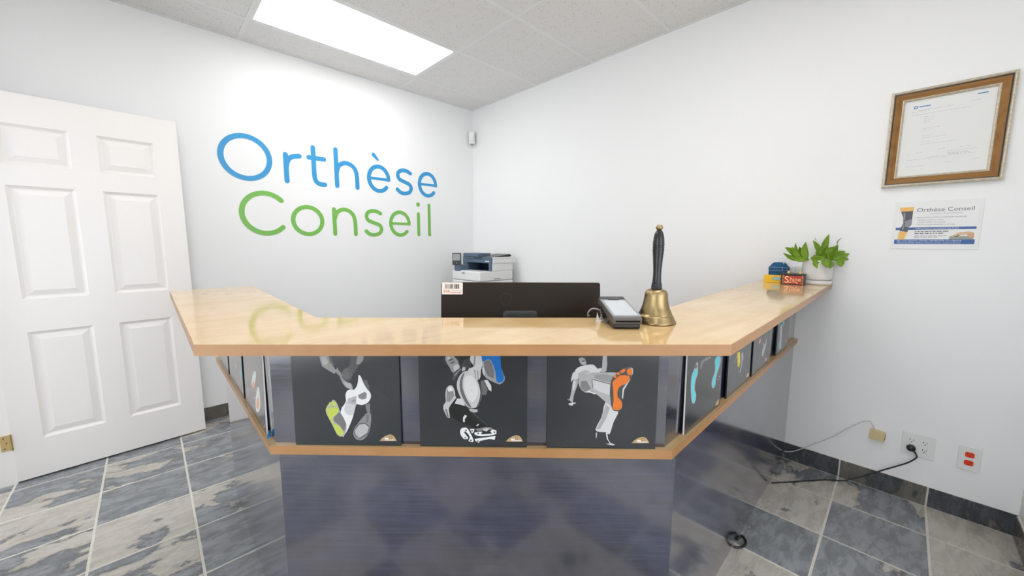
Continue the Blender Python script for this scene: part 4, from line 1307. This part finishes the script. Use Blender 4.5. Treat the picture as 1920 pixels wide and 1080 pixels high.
q = MB(); q.M = sm_; q.prism(rrect(-tw + 0.001, 0.002, tw - 0.001, 0.148, 0.004), 0.0, 0.0012); fp = q.build('face_plate', t, SILVER)
q = MB(); q.M = sm_; q.prism(rrect(-tw + 0.007, 0.010, tw - 0.007, 0.132, 0.002), 0.0012, 0.0018); q.build('screen', t, SCREEN)
q = MB(); q.M = sm_; q.prism([(-tw + 0.002, 0.146), (-0.016, 0.146), (-0.012, 0.138), (0.014, 0.138), (0.018, 0.146), (tw - 0.002, 0.146), (tw - 0.002, 0.165), (-tw + 0.002, 0.165)], 0.0, 0.0035); q.build('printer_cover', t, DKGREY, bevel=0.001)
q = MB(); q.box((-tw + 0.008, -0.0040, 0.0188), (tw - 0.006, -0.001, 0.0222)); q.build('card_slot', t, SLOT)
q = MB(); q.box((-tw + 0.006, 0.13, 0.0), (tw - 0.006, 0.158, 0.028)); q.build('rear_foot', t, BLACKP, bevel=0.003)
for k in range(3):
    q = MB(); q.box((-tw - 0.0012, 0.105 + k * 0.018, 0.036 + k * 0.0035), (-tw + 0.001, 0.112 + k * 0.018, 0.040 + k * 0.0035)); q.build('side_button', t, DKGREY)
q = MB(); q.smooth = True
q.tube(smooth_path([(-tw + 0.004, 0.125, 0.020), (-tw - 0.010, 0.118, 0.030), (-tw - 0.024, 0.128, 0.030), (-tw - 0.032, 0.142, 0.018), (-tw - 0.030, 0.156, 0.004), (-tw - 0.024, 0.168, 0.0025)], 6), 0.0022, 8)
q.build('cable', t, CABLEG)
q = MB(); q.smooth = True
q.tube(smooth_path([(-tw + 0.002, 0.10, 0.012), (-tw - 0.006, 0.090, 0.020), (-tw - 0.008, 0.070, 0.012), (-tw + 0.004, 0.060, 0.004)], 6), 0.0026, 8)
q.build('cable', t, BRNGREY)
q = MB(); q.prism([(-tw - 0.020, 0.098), (-tw - 0.008, 0.086), (-tw + 0.000, 0.094), (-tw - 0.006, 0.110)], 0.0, 0.002)
q.prism([(-tw - 0.017, 0.0015), (-tw - 0.008, 0.0015), (-tw - 0.015, 0.024)], 0.104, 0.106, 'y')
q.build('paper_tag', t, PAPER)

# ------------------------------------------------------------------ things at the wall end of the counter
zc = ZT + 0.0003
# shoe shine tin
ang = math.atan2(-0.996, 0.08)
t = thing('shine_tin', 'small black and red tin with gold Shine lettering on the counter', 'tin', (2.447, 0.450, zc), ang)
q = MB(); q.box((0, 0, 0), (0.104, 0.060, 0.050)); q.build('tin_body', t, TINBLK, bevel=0.003)
q = MB(); q.box((-0.003, -0.003, 0.051), (0.107, 0.063, 0.058)); q.build('lid', t, TINBLK, bevel=0.003)
q = MB(); q.prism([(0.010, 0.004), (0.094, 0.004), (0.090, 0.024), (0.094, 0.046), (0.010, 0.046), (0.014, 0.024)], -0.0006, 0.001, 'y'); lb = q.build('red_label', t, RED)
text_mesh('label_lettering', 'S', 0.050, CREAM, lb, frame((0.015, -0.0009, 0.009), (1, 0, 0), (0, 0, 1)))
text_mesh('label_lettering', 'hine', 0.030, CREAM, lb, frame((0.039, -0.0009, 0.019), (1, 0, 0), (0, 0, 1)), squeeze=0.95)
q = MB(); stroke(q, sm([(0.036, 0.010), (0.052, 0.014), (0.066, 0.014), (0.074, 0.009), (0.070, 0.007)]), 0.0022, -0.0005, -0.0009); q.build('label_swirl', lb, CREAM)
for bx_, sg in ((0.008, 1), (0.096, -1)):
    q = MB()
    for bz in (0.008, 0.022, 0.036, 0.046):
        stroke(q, sm([(bx_, bz - 0.004), (bx_ + 0.004 * sg, bz), (bx_, bz + 0.004)]), 0.0024, -0.0005, -0.00095)
    q.build('label_border', lb, GOLDP)
for bx_ in (0.026, 0.076):
    q = MB(); q.box((bx_, 0.004, 0.058), (bx_ + 0.010, 0.012, 0.072)); q.build('clasp', t, mat('clasp_gold', rgb(200, 168, 100), 0.4, metal=0.4), bevel=0.001)

# yellow box
t = thing('yellow_box', 'low yellow card box with a pale oval label beside the tin', 'box', (2.500, 0.540, zc), math.atan2(-0.99, 0.10))
q = MB(); q.box((0, 0, 0), (0.092, 0.050, 0.040)); q.build('carton', t, YELLOW, bevel=0.001)
q = MB(); q.box((-0.0006, -0.0006, 0.0105), (0.0926, 0.0506, 0.0112)); q.build('lid_seam', t, mat('carton_seam', rgb(196, 150, 14), 0.5))
q = MB(); q.prism([(0.060 + 0.020 * math.cos(a * math.pi / 12), 0.024 + 0.0095 * math.sin(a * math.pi / 12)) for a in range(24)], -0.0012, 0.0, 'y'); ov = q.build('oval_label', t, PALEB)
q = MB(); stroke(q, arc(0.060, 0.024, 0.0185, 0.0082, 0, 350, 28), 0.0012, -0.0010, -0.0015, True); q.build('label_ring', ov, NAVYP)

# denim pouch
t = thing('denim_pouch', 'small blue denim pouch pot standing behind the yellow box', 'pouch', (2.606, 0.492, zc))
q = MB(); q.smooth = True
q.lathe([(0, 0), (0.042, 0.0), (0.046, 0.006), (0.047, 0.022), (0.0465, 0.028), (0.0475, 0.032), (0.048, 0.055), (0.0478, 0.062), (0.0490, 0.066), (0.0495, 0.078), (0.048, 0.084), (0.040, 0.092), (0.034, 0.102), (0.026, 0.108), (0.012, 0.110), (0, 0.110)], 28); q.build('pouch_body', t, DENIM)
for zz, rr_ in ((0.030, 0.0472), (0.064, 0.0486), (0.082, 0.0490)):
    q = MB(); q.smooth = True; q.tube([(rr_ * math.cos(a * math.pi / 16), rr_ * math.sin(a * math.pi / 16), zz) for a in range(33)], 0.0009, 6); q.build('stitching', t, THREAD)
for da in (-0.25, 0.25):
    a = math.radians(225) + da
    q = MB(); q.tube([(0.0488 * math.cos(a), 0.0488 * math.sin(a), 0.064), (0.0498 * math.cos(a), 0.0498 * math.sin(a), 0.084)], 0.0010, 6); q.build('stitching', t, THREAD)
q = MB(); q.smooth = True; q.tube([(-0.022 + 0.007 * math.cos(a * math.pi / 8), -0.024 - 0.001, 0.108 + 0.007 * math.sin(a * math.pi / 8)) for a in range(17)], 0.0016, 6, False); q.build('ring', t, WPLAST)

# small white box between pouch and plant
t = thing('white_box', 'small white box with thin dark lines between pouch and plant pot', 'box', (2.648, 0.415, zc), math.atan2(-1, 0.0))
q = MB(); q.box((-0.032, -0.012, 0), (0.032, 0.016, 0.088)); q.build('box_body', t, POT, bevel=0.002)
q = MB(); q.box((-0.032, -0.0128, 0.050), (0.032, -0.0122, 0.0514)); q.box((-0.006, -0.0128, 0.002), (-0.0048, -0.0122, 0.087)); q.build('line_print', t, CABLEG)

# ------------------------------------------------------------------ potted plant
pc = Vector((2.592, 0.318, zc))
t = thing('potted_plant', 'broad-leaved green plant in a white pot at the wall end', 'plant', pc)
q = MB(); q.smooth = True
q.lathe([(0, 0.0), (0.062, 0.0), (0.0655, 0.002), (0.0665, 0.008), (0.0665, 0.0215), (0.0645, 0.022), (0.061, 0.018), (0, 0.012)], 40); q.build('saucer', t, POT)
q = MB(); q.smooth = True
q.lathe([(0, 0.0185), (0.058, 0.0185), (0.060, 0.026), (0.0635, 0.0265), (0.0645, 0.030), (0.0655, 0.070), (0.0668, 0.118), (0.0670, 0.1265), (0.0655, 0.1285), (0.0635, 0.122), (0.0615, 0.108), (0, 0.108)], 40); q.build('pot', t, POT)
q = MB(); q.smooth = True; q.lathe([(0.0618, 0.109), (0.0465, 0.113), (0.0186, 0.116), (0, 0.117)], 24); q.build('soil', t, SOIL)
KP = 0.000309
ML = Matrix.Identity(4)


def lp(cx, cy, d):
    """plant frame from the leaf chart: right, up, depth"""
    return RV * ((cx - 1030) * KP) + FV * d + Vector((0, 0, 0.127 + (560 - cy) * KP))


def leaf(b, tip, w, bend=0.0, d0=0.0, d1=0.0, face=None, m_=None):
    B, T = lp(b[0], b[1], d0), lp(tip[0], tip[1], d1)
    ax = T - B
    Lh = ax.length
    side = ax.cross(FV if face is None else face).normalized()
    nrm = side.cross(ax).normalized()
    q = MB(); q.smooth = True
    n = 10
    rows = []
    wd = w * KP / 2 * 1.15
    for i in range(n + 1):
        s_ = i / n
        ww = wd * (math.sin(math.pi * min(1, s_ ** 0.85)) ** 0.75) * (1.08 - 0.25 * s_) if 0 < s_ < 1 else (wd * 0.16 if s_ == 0 else 0.0006)
        c = B + ax * s_ + side * (bend * Lh * math.sin(math.pi * s_)) + nrm * (0.10 * Lh * math.sin(math.pi * s_))
        rows.append([c - side * ww - nrm * ww * 0.32, c - side * ww * 0.5 - nrm * ww * 0.05, c + nrm * (-0.0006), c + side * ww * 0.5 - nrm * ww * 0.05, c + side * ww - nrm * ww * 0.32])
    idx = [[q.pt(p) for p in r] for r in rows]
    for i in range(n):
        for k in range(4):
            q.face([idx[i][k], idx[i][k + 1], idx[i + 1][k + 1], idx[i + 1][k]])
    o = q.build('leaf', t, m_ or LEAF)
    so = o.modifiers.new('thick', 'SOLIDIFY'); so.thickness = 0.0009
    return o


LV = [((1120, 470), (1256, 106), 118, -0.03, 0.015, 0.03), ((1140, 480), (985, 212), 92, -0.06, 0.02, 0.03), ((1205, 500), (1292, 288), 118, 0.0, -0.01, -0.02), ((1075, 500), (1222, 318), 104, 0.10, -0.03, -0.03),
      ((985, 510), (985, 316), 112, 0.05, -0.02, -0.025), ((1270, 500), (1528, 346), 112, -0.08, 0.0, 0.01), ((1290, 530), (1664, 378), 108, 0.06, -0.01, -0.01), ((1290, 530), (1600, 602), 44, -0.12, -0.02, -0.02),
      ((770, 545), (735, 243), 120, 0.06, -0.02, -0.02), ((745, 535), (458, 336), 110, -0.06, 0.0, 0.01), ((760, 545), (406, 428), 74, 0.08, -0.01, 0.0), ((770, 548), (468, 498), 72, 0.05, -0.03, -0.03),
      ((755, 500), (842, 353), 74, 0.05, 0.01, 0.02), ((770, 520), (985, 500), 120, -0.12, -0.05, -0.06), ((800, 535), (806, 684), 84, -0.10, -0.07, -0.085), ((900, 540), (955, 664), 128, 0.16, -0.075, -0.09),
      ((1060, 548), (992, 684), 84, 0.10, -0.075, -0.09), ((1210, 545), (1218, 656), 124, 0.0, -0.065, -0.08), ((1130, 540), (1275, 490), 100, 0.15, -0.055, -0.06), ((690, 450), (644, 262), 52, 0.02, 0.01, 0.015),
      ((1100, 520), (1178, 300), 100, 0.03, 0.0, 0.0), ((1180, 525), (1405, 398), 112, 0.04, -0.02, -0.03), ((1250, 528), (1425, 352), 92, -0.03, 0.01, 0.02), ((745, 545), (600, 326), 96, 0.04, 0.01, 0.02), ((765, 545), (682, 322), 104, 0.0, 0.0, 0.0), ((1045, 525), (1092, 396), 92, 0.0, -0.04, -0.05), ((900, 545), (812, 462), 86, 0.05, -0.04, -0.05), ((1150, 535), (1045, 428), 84, 0.0, -0.045, -0.05), ((1280, 535), (1560, 420), 90, 0.02, 0.0, 0.0), ((1230, 540), (1420, 540), 84, 0.1, -0.05, -0.05),
      ((1160, 520), (1300, 400), 110, -0.05, 0.0, 0.01), ((1230, 520), (1480, 440), 96, -0.02, -0.03, -0.03), ((1000, 530), (900, 440), 90, 0.0, -0.03, -0.05), ((700, 520), (560, 400), 96, 0.0, -0.01, -0.01)]
for b, tp, w, bend, d0, d1 in LV:
    leaf(b, tp, w, bend, d0, d1)
leaf((1310, 310), (1412, 172), 16, 0.16, -0.01, 0.0, m_=DRYTIP)
leaf((1050, 220), (1020, 165), 9, 0.1, 0.03, 0.03, m_=DRYTIP)
for bx_, d in ((1120, 0.0), (1210, -0.02), (985, -0.02), (1060, -0.03), (800, -0.015), (860, -0.03), (1280, -0.01)):
    q = MB(); q.smooth = True
    q.tube([tuple(lp(1030 + (bx_ - 1030) * 0.5, 612, d * 0.5)), tuple(lp(1030 + (bx_ - 1030) * 0.8, 575, d)), tuple(lp(bx_, 520, d))], [0.0035, 0.003, 0.0022], 8); q.build('stem', t, STEM)

# ------------------------------------------------------------------ framed certificate
def wallm(y, z):
    """frame on the right wall: x to the right (towards -y), y up, z into the room"""
    return frame((XR, y, z), (0, -1, 0), (0, 0, 1))


t = thing('framed_certificate', 'framed certificate in a brown and silver moulded frame on the wall', 'picture frame')
t.matrix_local = wallm(0.108, 1.564)
FW, FH = 0.374, 0.444


def moulding(nm, x0, x1, prof, m_):
    """four mitred sides between inset x0 and x1; prof: list of (inset, height)"""
    for side in range(4):
        q = MB()
        rows = []
        for ins, h in prof:
            c = [(ins, ins), (FW - ins, ins), (FW - ins, FH - ins), (ins, FH - ins)]
            a, b = c[side], c[(side + 1) % 4]
            rows.append(((a[0], a[1], h), (b[0], b[1], h)))
        for r0, r1 in zip(rows, rows[1:]):
            q.poly([r0[0], r0[1], r1[1], r1[0]])
        q.build(nm, t, m_)


moulding('outer_moulding', 0, 0.013, [(0.0, 0.001), (0.0, 0.020), (0.002, 0.024), (0.006, 0.026), (0.010, 0.024), (0.0125, 0.019), (0.0125, 0.012)], FRAMESIL)
moulding('dark_fillet', 0.0125, 0.016, [(0.0125, 0.0165), (0.0165, 0.0168), (0.0165, 0.010)], TINBLK)
moulding('wood_moulding', 0.0125, 0.041, [(0.0165, 0.0100), (0.0165, 0.0160), (0.026, 0.0150), (0.034, 0.0125), (0.0405, 0.0115), (0.0405, 0.006)], FRAMEWOOD)
moulding('inner_moulding', 0.0405, 0.050, [(0.0405, 0.006), (0.0405, 0.0140), (0.044, 0.0155), (0.047, 0.0135), (0.0495, 0.010), (0.0495, 0.004)], FRAMESIL)
q = MB()
for k in range(14):
    u0 = 0.02 + k * (FW - 0.04) / 13
    q.box((u0 - 0.002, 0.003, 0.0245), (u0 + 0.002, 0.009, 0.0262))
    q.box((u0 - 0.002, FH - 0.009, 0.0245), (u0 + 0.002, FH - 0.003, 0.0262))
for k in range(17):
    v0 = 0.02 + k * (FH - 0.04) / 16
    q.box((0.003, v0 - 0.002, 0.0245), (0.009, v0 + 0.002, 0.0262))
    q.box((FW - 0.009, v0 - 0.002, 0.0245), (FW - 0.003, v0 + 0.002, 0.0262))
b_ = q.build('beading', t, FRAMESIL, bevel=0.0008)
q = MB(); q.box((0.012, 0.012, 0.001), (FW - 0.012, FH - 0.012, 0.004)); q.build('backing', t, PAPER)
q = MB(); q.box((0.049, 0.049, 0.004), (FW - 0.049, FH - 0.049, 0.0052)); pp = q.build('certificate_sheet', t, PAPER)
q = MB(); rc = random.Random(11)


def tline(x0, x1, v, h=0.0016):
    x = x0
    while x < x1:
        w_ = rc.uniform(0.004, 0.013)
        q.box((x, v, 0.0052), (min(x + w_, x1), v + h, 0.0054))
        x += w_ + 0.0025


for x0, x1, v in ((0.095, 0.200, 0.347), (0.075, 0.130, 0.342), (0.072, 0.255, 0.328), (0.250, 0.285, 0.352), (0.117, 0.150, 0.314), (0.117, 0.150, 0.305), (0.117, 0.147, 0.297), (0.117, 0.140, 0.289), (0.117, 0.172, 0.262), (0.117, 0.150, 0.254), (0.117, 0.150, 0.228), (0.117, 0.190, 0.219), (0.117, 0.150, 0.199), (0.117, 0.225, 0.190), (0.175, 0.195, 0.160), (0.240, 0.270, 0.160), (0.075, 0.085, 0.145), (0.105, 0.125, 0.153), (0.205, 0.290, 0.146), (0.076, 0.205, 0.122), (0.140, 0.290, 0.128), (0.076, 0.145, 0.092), (0.200, 0.222, 0.098), (0.280, 0.300, 0.100)):
    tline(x0, x1, v)
q.build('printed_lines', pp, INKL)
q = MB()
stroke_m = frame((0, 0, 0.0056), (1, 0, 0), (0, 0, -1))
q.box((0.080, 0.357, 0.0052), (0.092, 0.369, 0.0055)); tmpx = 0.096
q.box((0.270, 0.376, 0.0052), (0.300, 0.380, 0.0055)); q.box((0.096, 0.362, 0.0052), (0.133, 0.366, 0.0055)); q.build('blue_mark', pp, INKB)
q = MB(); q.box((0.083, 0.360, 0.0055), (0.089, 0.366, 0.0057)); q.build('mark_centre', pp, PAPER)
q = MB(); q.smooth = True
q.tube([(0.205 + k * 0.0022, 0.136 + 0.006 * math.sin(k * 1.3) * (1 if k < 14 else 0.5), 0.0056) for k in range(30)], 0.0004, 4); q.build('signature', pp, INK)

# ------------------------------------------------------------------ small printed sign below the frame
t = thing('wall_sign', 'small printed business sign in a clear white holder below the certificate', 'sign')
t.matrix_local = wallm(0.050, 1.264)
SW, SH = 0.277, 0.226
q = MB(); q.box((0, 0, 0.0005), (SW, SH, 0.0025)); q.build('sign_holder', t, WPLAST, bevel=0.001)
q = MB(); q.box((0.010, 0.024, 0.0025), (SW - 0.013, SH - 0.025, 0.0030)); sh = q.build('printed_sheet', t, WHITEP)
x0, x1, y0, y1 = 0.010, SW - 0.013, 0.024, SH - 0.025


def sx_(a):
    return x0 + (x1 - x0) * a


def sy_(b):
    return y0 + (y1 - y0) * b


def band(nm, pts, m_, z, parent=None):
    q = MB()
    q.poly([(sx_(a), sy_(b), z) for a, b in pts])
    o = q.build(nm, parent or sh, m_)
    return o


band('blue_band', [(0, 0), (1, 0), (1, 0.125), (0, 0.125)], SIGNB1, 0.0031)
band('blue_band', [(0, 0.385), (1, 0.385), (1, 0.45), (0, 0.45)], SIGNB1, 0.0031)
band('leg_print', [(0.02, 1.0), (0.215, 1.0), (0.205, 0.86), (0.05, 0.86)], SKINO, 0.0032)
band('leg_print', [(0.04, 0.13), (0.05, 0.34), (0.165, 0.34), (0.135, 0.13)], SKINO, 0.0032)
band('brace_print', [(0.045, 0.885), (0.205, 0.895), (0.205, 0.52), (0.175, 0.45), (0.165, 0.33), (0.055, 0.36), (0.060, 0.43), (0.095, 0.55), (0.085, 0.72)], BRACE, 0.0033)
band('brace_print', [(0.105, 0.62), (0.20, 0.68), (0.20, 0.52), (0.17, 0.45), (0.13, 0.47)], BRACEL, 0.0034)
band('brace_print', [(0.080, 0.85), (0.105, 0.85), (0.115, 0.66), (0.098, 0.63)], BRACEL, 0.0034)
band('brace_print', [(0.085, 0.40), (0.10, 0.53), (0.118, 0.50), (0.10, 0.38)], BRACEL, 0.0034)
band('insole_print', [(0.70, 0.20), (0.70, 0.125), (0.98, 0.125), (0.98, 0.20), (0.85, 0.21)], TEALP, 0.0032)
band('insole_print', [(0.70, 0.205), (0.75, 0.195), (0.80, 0.23), (0.88, 0.25), (0.96, 0.27), (0.965, 0.31), (0.92, 0.325), (0.80, 0.30), (0.74, 0.235)], SOLE, 0.0034)
band('insole_print', [(0.70, 0.203), (0.78, 0.190), (0.83, 0.235), (0.96, 0.265), (0.95, 0.28), (0.82, 0.252), (0.77, 0.208)], SOLED, 0.0033)
band('insole_print', [(0.90, 0.24), (0.98, 0.30), (0.99, 0.17), (0.94, 0.16)], SKINP, 0.00335)
FS = lambda a, b, z=0.0034: frame((sx_(a), sy_(b), z), (1, 0, 0), (0, 1, 0))
text_mesh('sign_text', 'Orth\u00e8se Conseil', 0.026, INK, sh, FS(0.25, 0.86), squeeze=1.02)
text_mesh('sign_text', 'orth\u00e8ses & proth\u00e8ses', 0.0105, INKL, sh, FS(0.42, 0.79), squeeze=1.1)
text_mesh('sign_text', "SERVICE D'\u00c9VALUATION ET D'ORTH\u00c8SES SUR MESURE", 0.0068, INK, sh, FS(0.26, 0.695), squeeze=0.95)
text_mesh('sign_text', '\u2022 Orth\u00e8ses plantaires moul\u00e9es', 0.0070, INK, sh, FS(0.27, 0.63))
text_mesh('sign_text', '\u2022 Orth\u00e8ses tibiales / fonctionnelles', 0.0066, INK, sh, FS(0.27, 0.57))
text_mesh('sign_text', '\u2022 Orth\u00e8ses de genou (instabilit\u00e9 ou arthrose)', 0.0066, INK, sh, FS(0.27, 0.51))
text_mesh('sign_text', 'FABRICATION ET AJUSTEMENT SUR PLACE', 0.0078, WHITEP, sh, FS(0.26, 0.402), squeeze=0.92)
for bv, ex, im_ in ((0.325, 0.68, INK), (0.275, 0.62, INK), (0.210, 0.66, INKL), (0.170, 0.56, INKL)):
    q = MB(); a_ = 0.26
    while a_ < ex:
        e_ = min(ex, a_ + rc.uniform(0.02, 0.07))
        q.poly([(sx_(a_), sy_(bv), 0.0034), (sx_(e_), sy_(bv), 0.0034), (sx_(e_), sy_(bv + 0.024), 0.0034), (sx_(a_), sy_(bv + 0.024), 0.0034)])
        a_ = e_ + 0.012
    q.build('small_print', sh, im_)
text_mesh('sign_text', '2051, boul. Industriel \u2022 Chambly \u2022 450 403-0718 \u2022 514 758-0718', 0.0084, WHITEP, sh, FS(0.035, 0.075), squeeze=0.94)
text_mesh('sign_text', "Membre de l'OOPQ, CPMQ et orth\u00e9sistes certifi\u00e9s \u2022 ortheseconseil.com", 0.0068, WHITEP, sh, FS(0.045, 0.025))

# ------------------------------------------------------------------ outlets, jack, cords
def receptacle(parent, cx, cz, face_m, slot_m, nm='socket'):
    q = MB()
    pts = []
    for k in range(24):
        a = 2 * math.pi * k / 24
        pts.append((cx + 0.0165 * max(-0.86, min(0.86, math.cos(a))) , cz + 0.0165 * max(-0.78, min(0.78, math.sin(a))) * 0.98))
    q.prism(pts, 0.0055, 0.0068)
    s_ = q.build(nm, parent, face_m)
    q = MB()
    q.box((cx - 0.0075, cz - 0.001, 0.0068), (cx - 0.0055, cz + 0.0075, 0.0071))
    q.box((cx + 0.0050, cz - 0.0005, 0.0068), (cx + 0.0070, cz + 0.0065, 0.0071))
    q.prism([(cx + 0.0024 * math.cos(a * math.pi / 5), cz - 0.0075 + 0.0026 * math.sin(a * math.pi / 5)) for a in range(10)], 0.0068, 0.0071)
    q.build('slots', s_, slot_m)


def plate(name, label, y, z, w, h, cols, face_m, slot_m):
    t = thing(name, label, 'outlet')
    t.matrix_local = wallm(y, z)
    q = MB(); q.prism(rrect(0, 0, w, h, 0.003), 0.0003, 0.0055); q.build('cover_plate', t, WPLAST, bevel=0.0015)
    for cx in cols:
        receptacle(t, cx, h / 2 + 0.0195, face_m, slot_m)
        receptacle(t, cx, h / 2 - 0.0195, face_m, slot_m)
        q = MB(); q.lathe([(0, 0.0062), (0.0025, 0.006), (0.003, 0.0052)], 10, (cx, h / 2, 0)); q.build('screw', t, WPLAST)
    return t


plate('wall_outlet', 'white double wall outlet with a black plug in it', -0.075, 0.241, 0.113, 0.114, (0.034, 0.079), WPLAST, SLOT)
plate('wall_outlet', 'white wall outlet with two orange sockets', -0.259, 0.242, 0.069, 0.113, (0.0345,), ORANGE, ORANGED)

# beige phone jack and its pale cable
t = thing('phone_jack', 'beige square phone jack standing off the white wall', 'jack')
t.matrix_local = wallm(0.044, 0.276) @ Matrix.Rotation(math.radians(-4), 4, 'Z')
q = MB(); q.box((0, 0, 0.0005), (0.056, 0.050, 0.026)); q.build('jack_box', t, BEIGE, bevel=0.002)
q = MB(); q.box((0.056, 0.010, 0.006), (0.0585, 0.024, 0.018)); q.box((0.056, 0.030, 0.006), (0.0585, 0.040, 0.018)); q.build('port', t, mat('port_brown', rgb(130, 110, 70), 0.6))
q = MB(); q.smooth = True
xw = XR - 0.013
q.tube(smooth_path([(2.655, 0.394, 0.052), (2.655, 0.380, 0.055), (2.655, 0.346, 0.074), (2.660, 0.288, 0.124), (xw, 0.189, 0.220), (xw, 0.128, 0.294), (xw, 0.079, 0.346), (xw, 0.050, 0.361), (xw, 0.034, 0.346), (xw, 0.026, 0.324)], 6), 0.0023, 8)
tag(q.build('phone_cable', None, CABLEW), 'pale grey phone cable hanging from the beige jack', 'cable')

t = thing('power_cord', 'black power cord with round plug running from outlet to the floor', 'cord', (XR, -0.109, 0.280))
q = MB(); q.smooth = True; q.M = Matrix.Rotation(math.radians(-90), 4, 'Y')
q.lathe([(0, 0.0075), (0.0150, 0.0075), (0.0165, 0.010), (0.0165, 0.020), (0.0145, 0.026), (0.008, 0.029), (0, 0.030)], 20); q.build('plug', t, CABLEB)
q = MB(); q.smooth = True
pth = [(2.652, -0.112, 0.276), (2.644, -0.124, 0.266), (2.640, -0.131, 0.250), (2.638, -0.122, 0.232), (2.638, -0.101, 0.205), (2.640, -0.060, 0.165), (2.640, -0.020, 0.128), (2.640, 0.030, 0.080), (2.636, 0.080, 0.036), (2.620, 0.125, 0.010), (2.580, 0.185, 0.0045), (2.509, 0.245, 0.0045), (2.408, 0.323, 0.0045), (2.330, 0.388, 0.0045)]
q.M = Matrix.Translation((-XR, 0.109, -0.280))
q.tube(smooth_path(pth, 5), [0.0042 if k < 6 else 0.0034 for k in range(5 * (len(pth) - 1) + 1)], 8); q.build('cord', t, CABLEB)

q = MB(); q.smooth = True
q.tube(smooth_path([(1.752, 0.396, 0.0055), (1.786, 0.402 - 0.010, 0.0055), (1.790, 0.383, 0.0055), (1.765, 0.365, 0.0055), (1.730, 0.366, 0.0055), (1.702, 0.384, 0.0055), (1.699, 0.396, 0.0055)], 6), 0.0045, 8)
tag(q.build('cord_loop', None, CABLEB), 'short black loop of cord poking out under the desk side', 'cord')

# ------------------------------------------------------------------ blue clip wedged behind the near left poster
q = MB(); q.M = Matrix.Translation((0.2055, 1.196, LZ + 0.0003))
q.prism([(-0.006, 0.0), (0.004, -0.002), (0.005, 0.006), (-0.002, 0.010)], 0.0, 0.006)
q.prism([(-0.003, 0.001), (0.002, 0.001), (0.004, 0.005), (-0.001, 0.006)], 0.0055, 0.020)
q.prism([(-0.001, 0.003), (0.005, 0.003), (0.006, 0.007), (0.0, 0.007)], 0.010, 0.014)
tag(q.build('plastic_clip', None, mat('clip_blue', rgb(30, 110, 170), 0.4), bevel=0.0008), 'tiny blue plastic clip on the ledge beside the front left poster edge', 'clip')
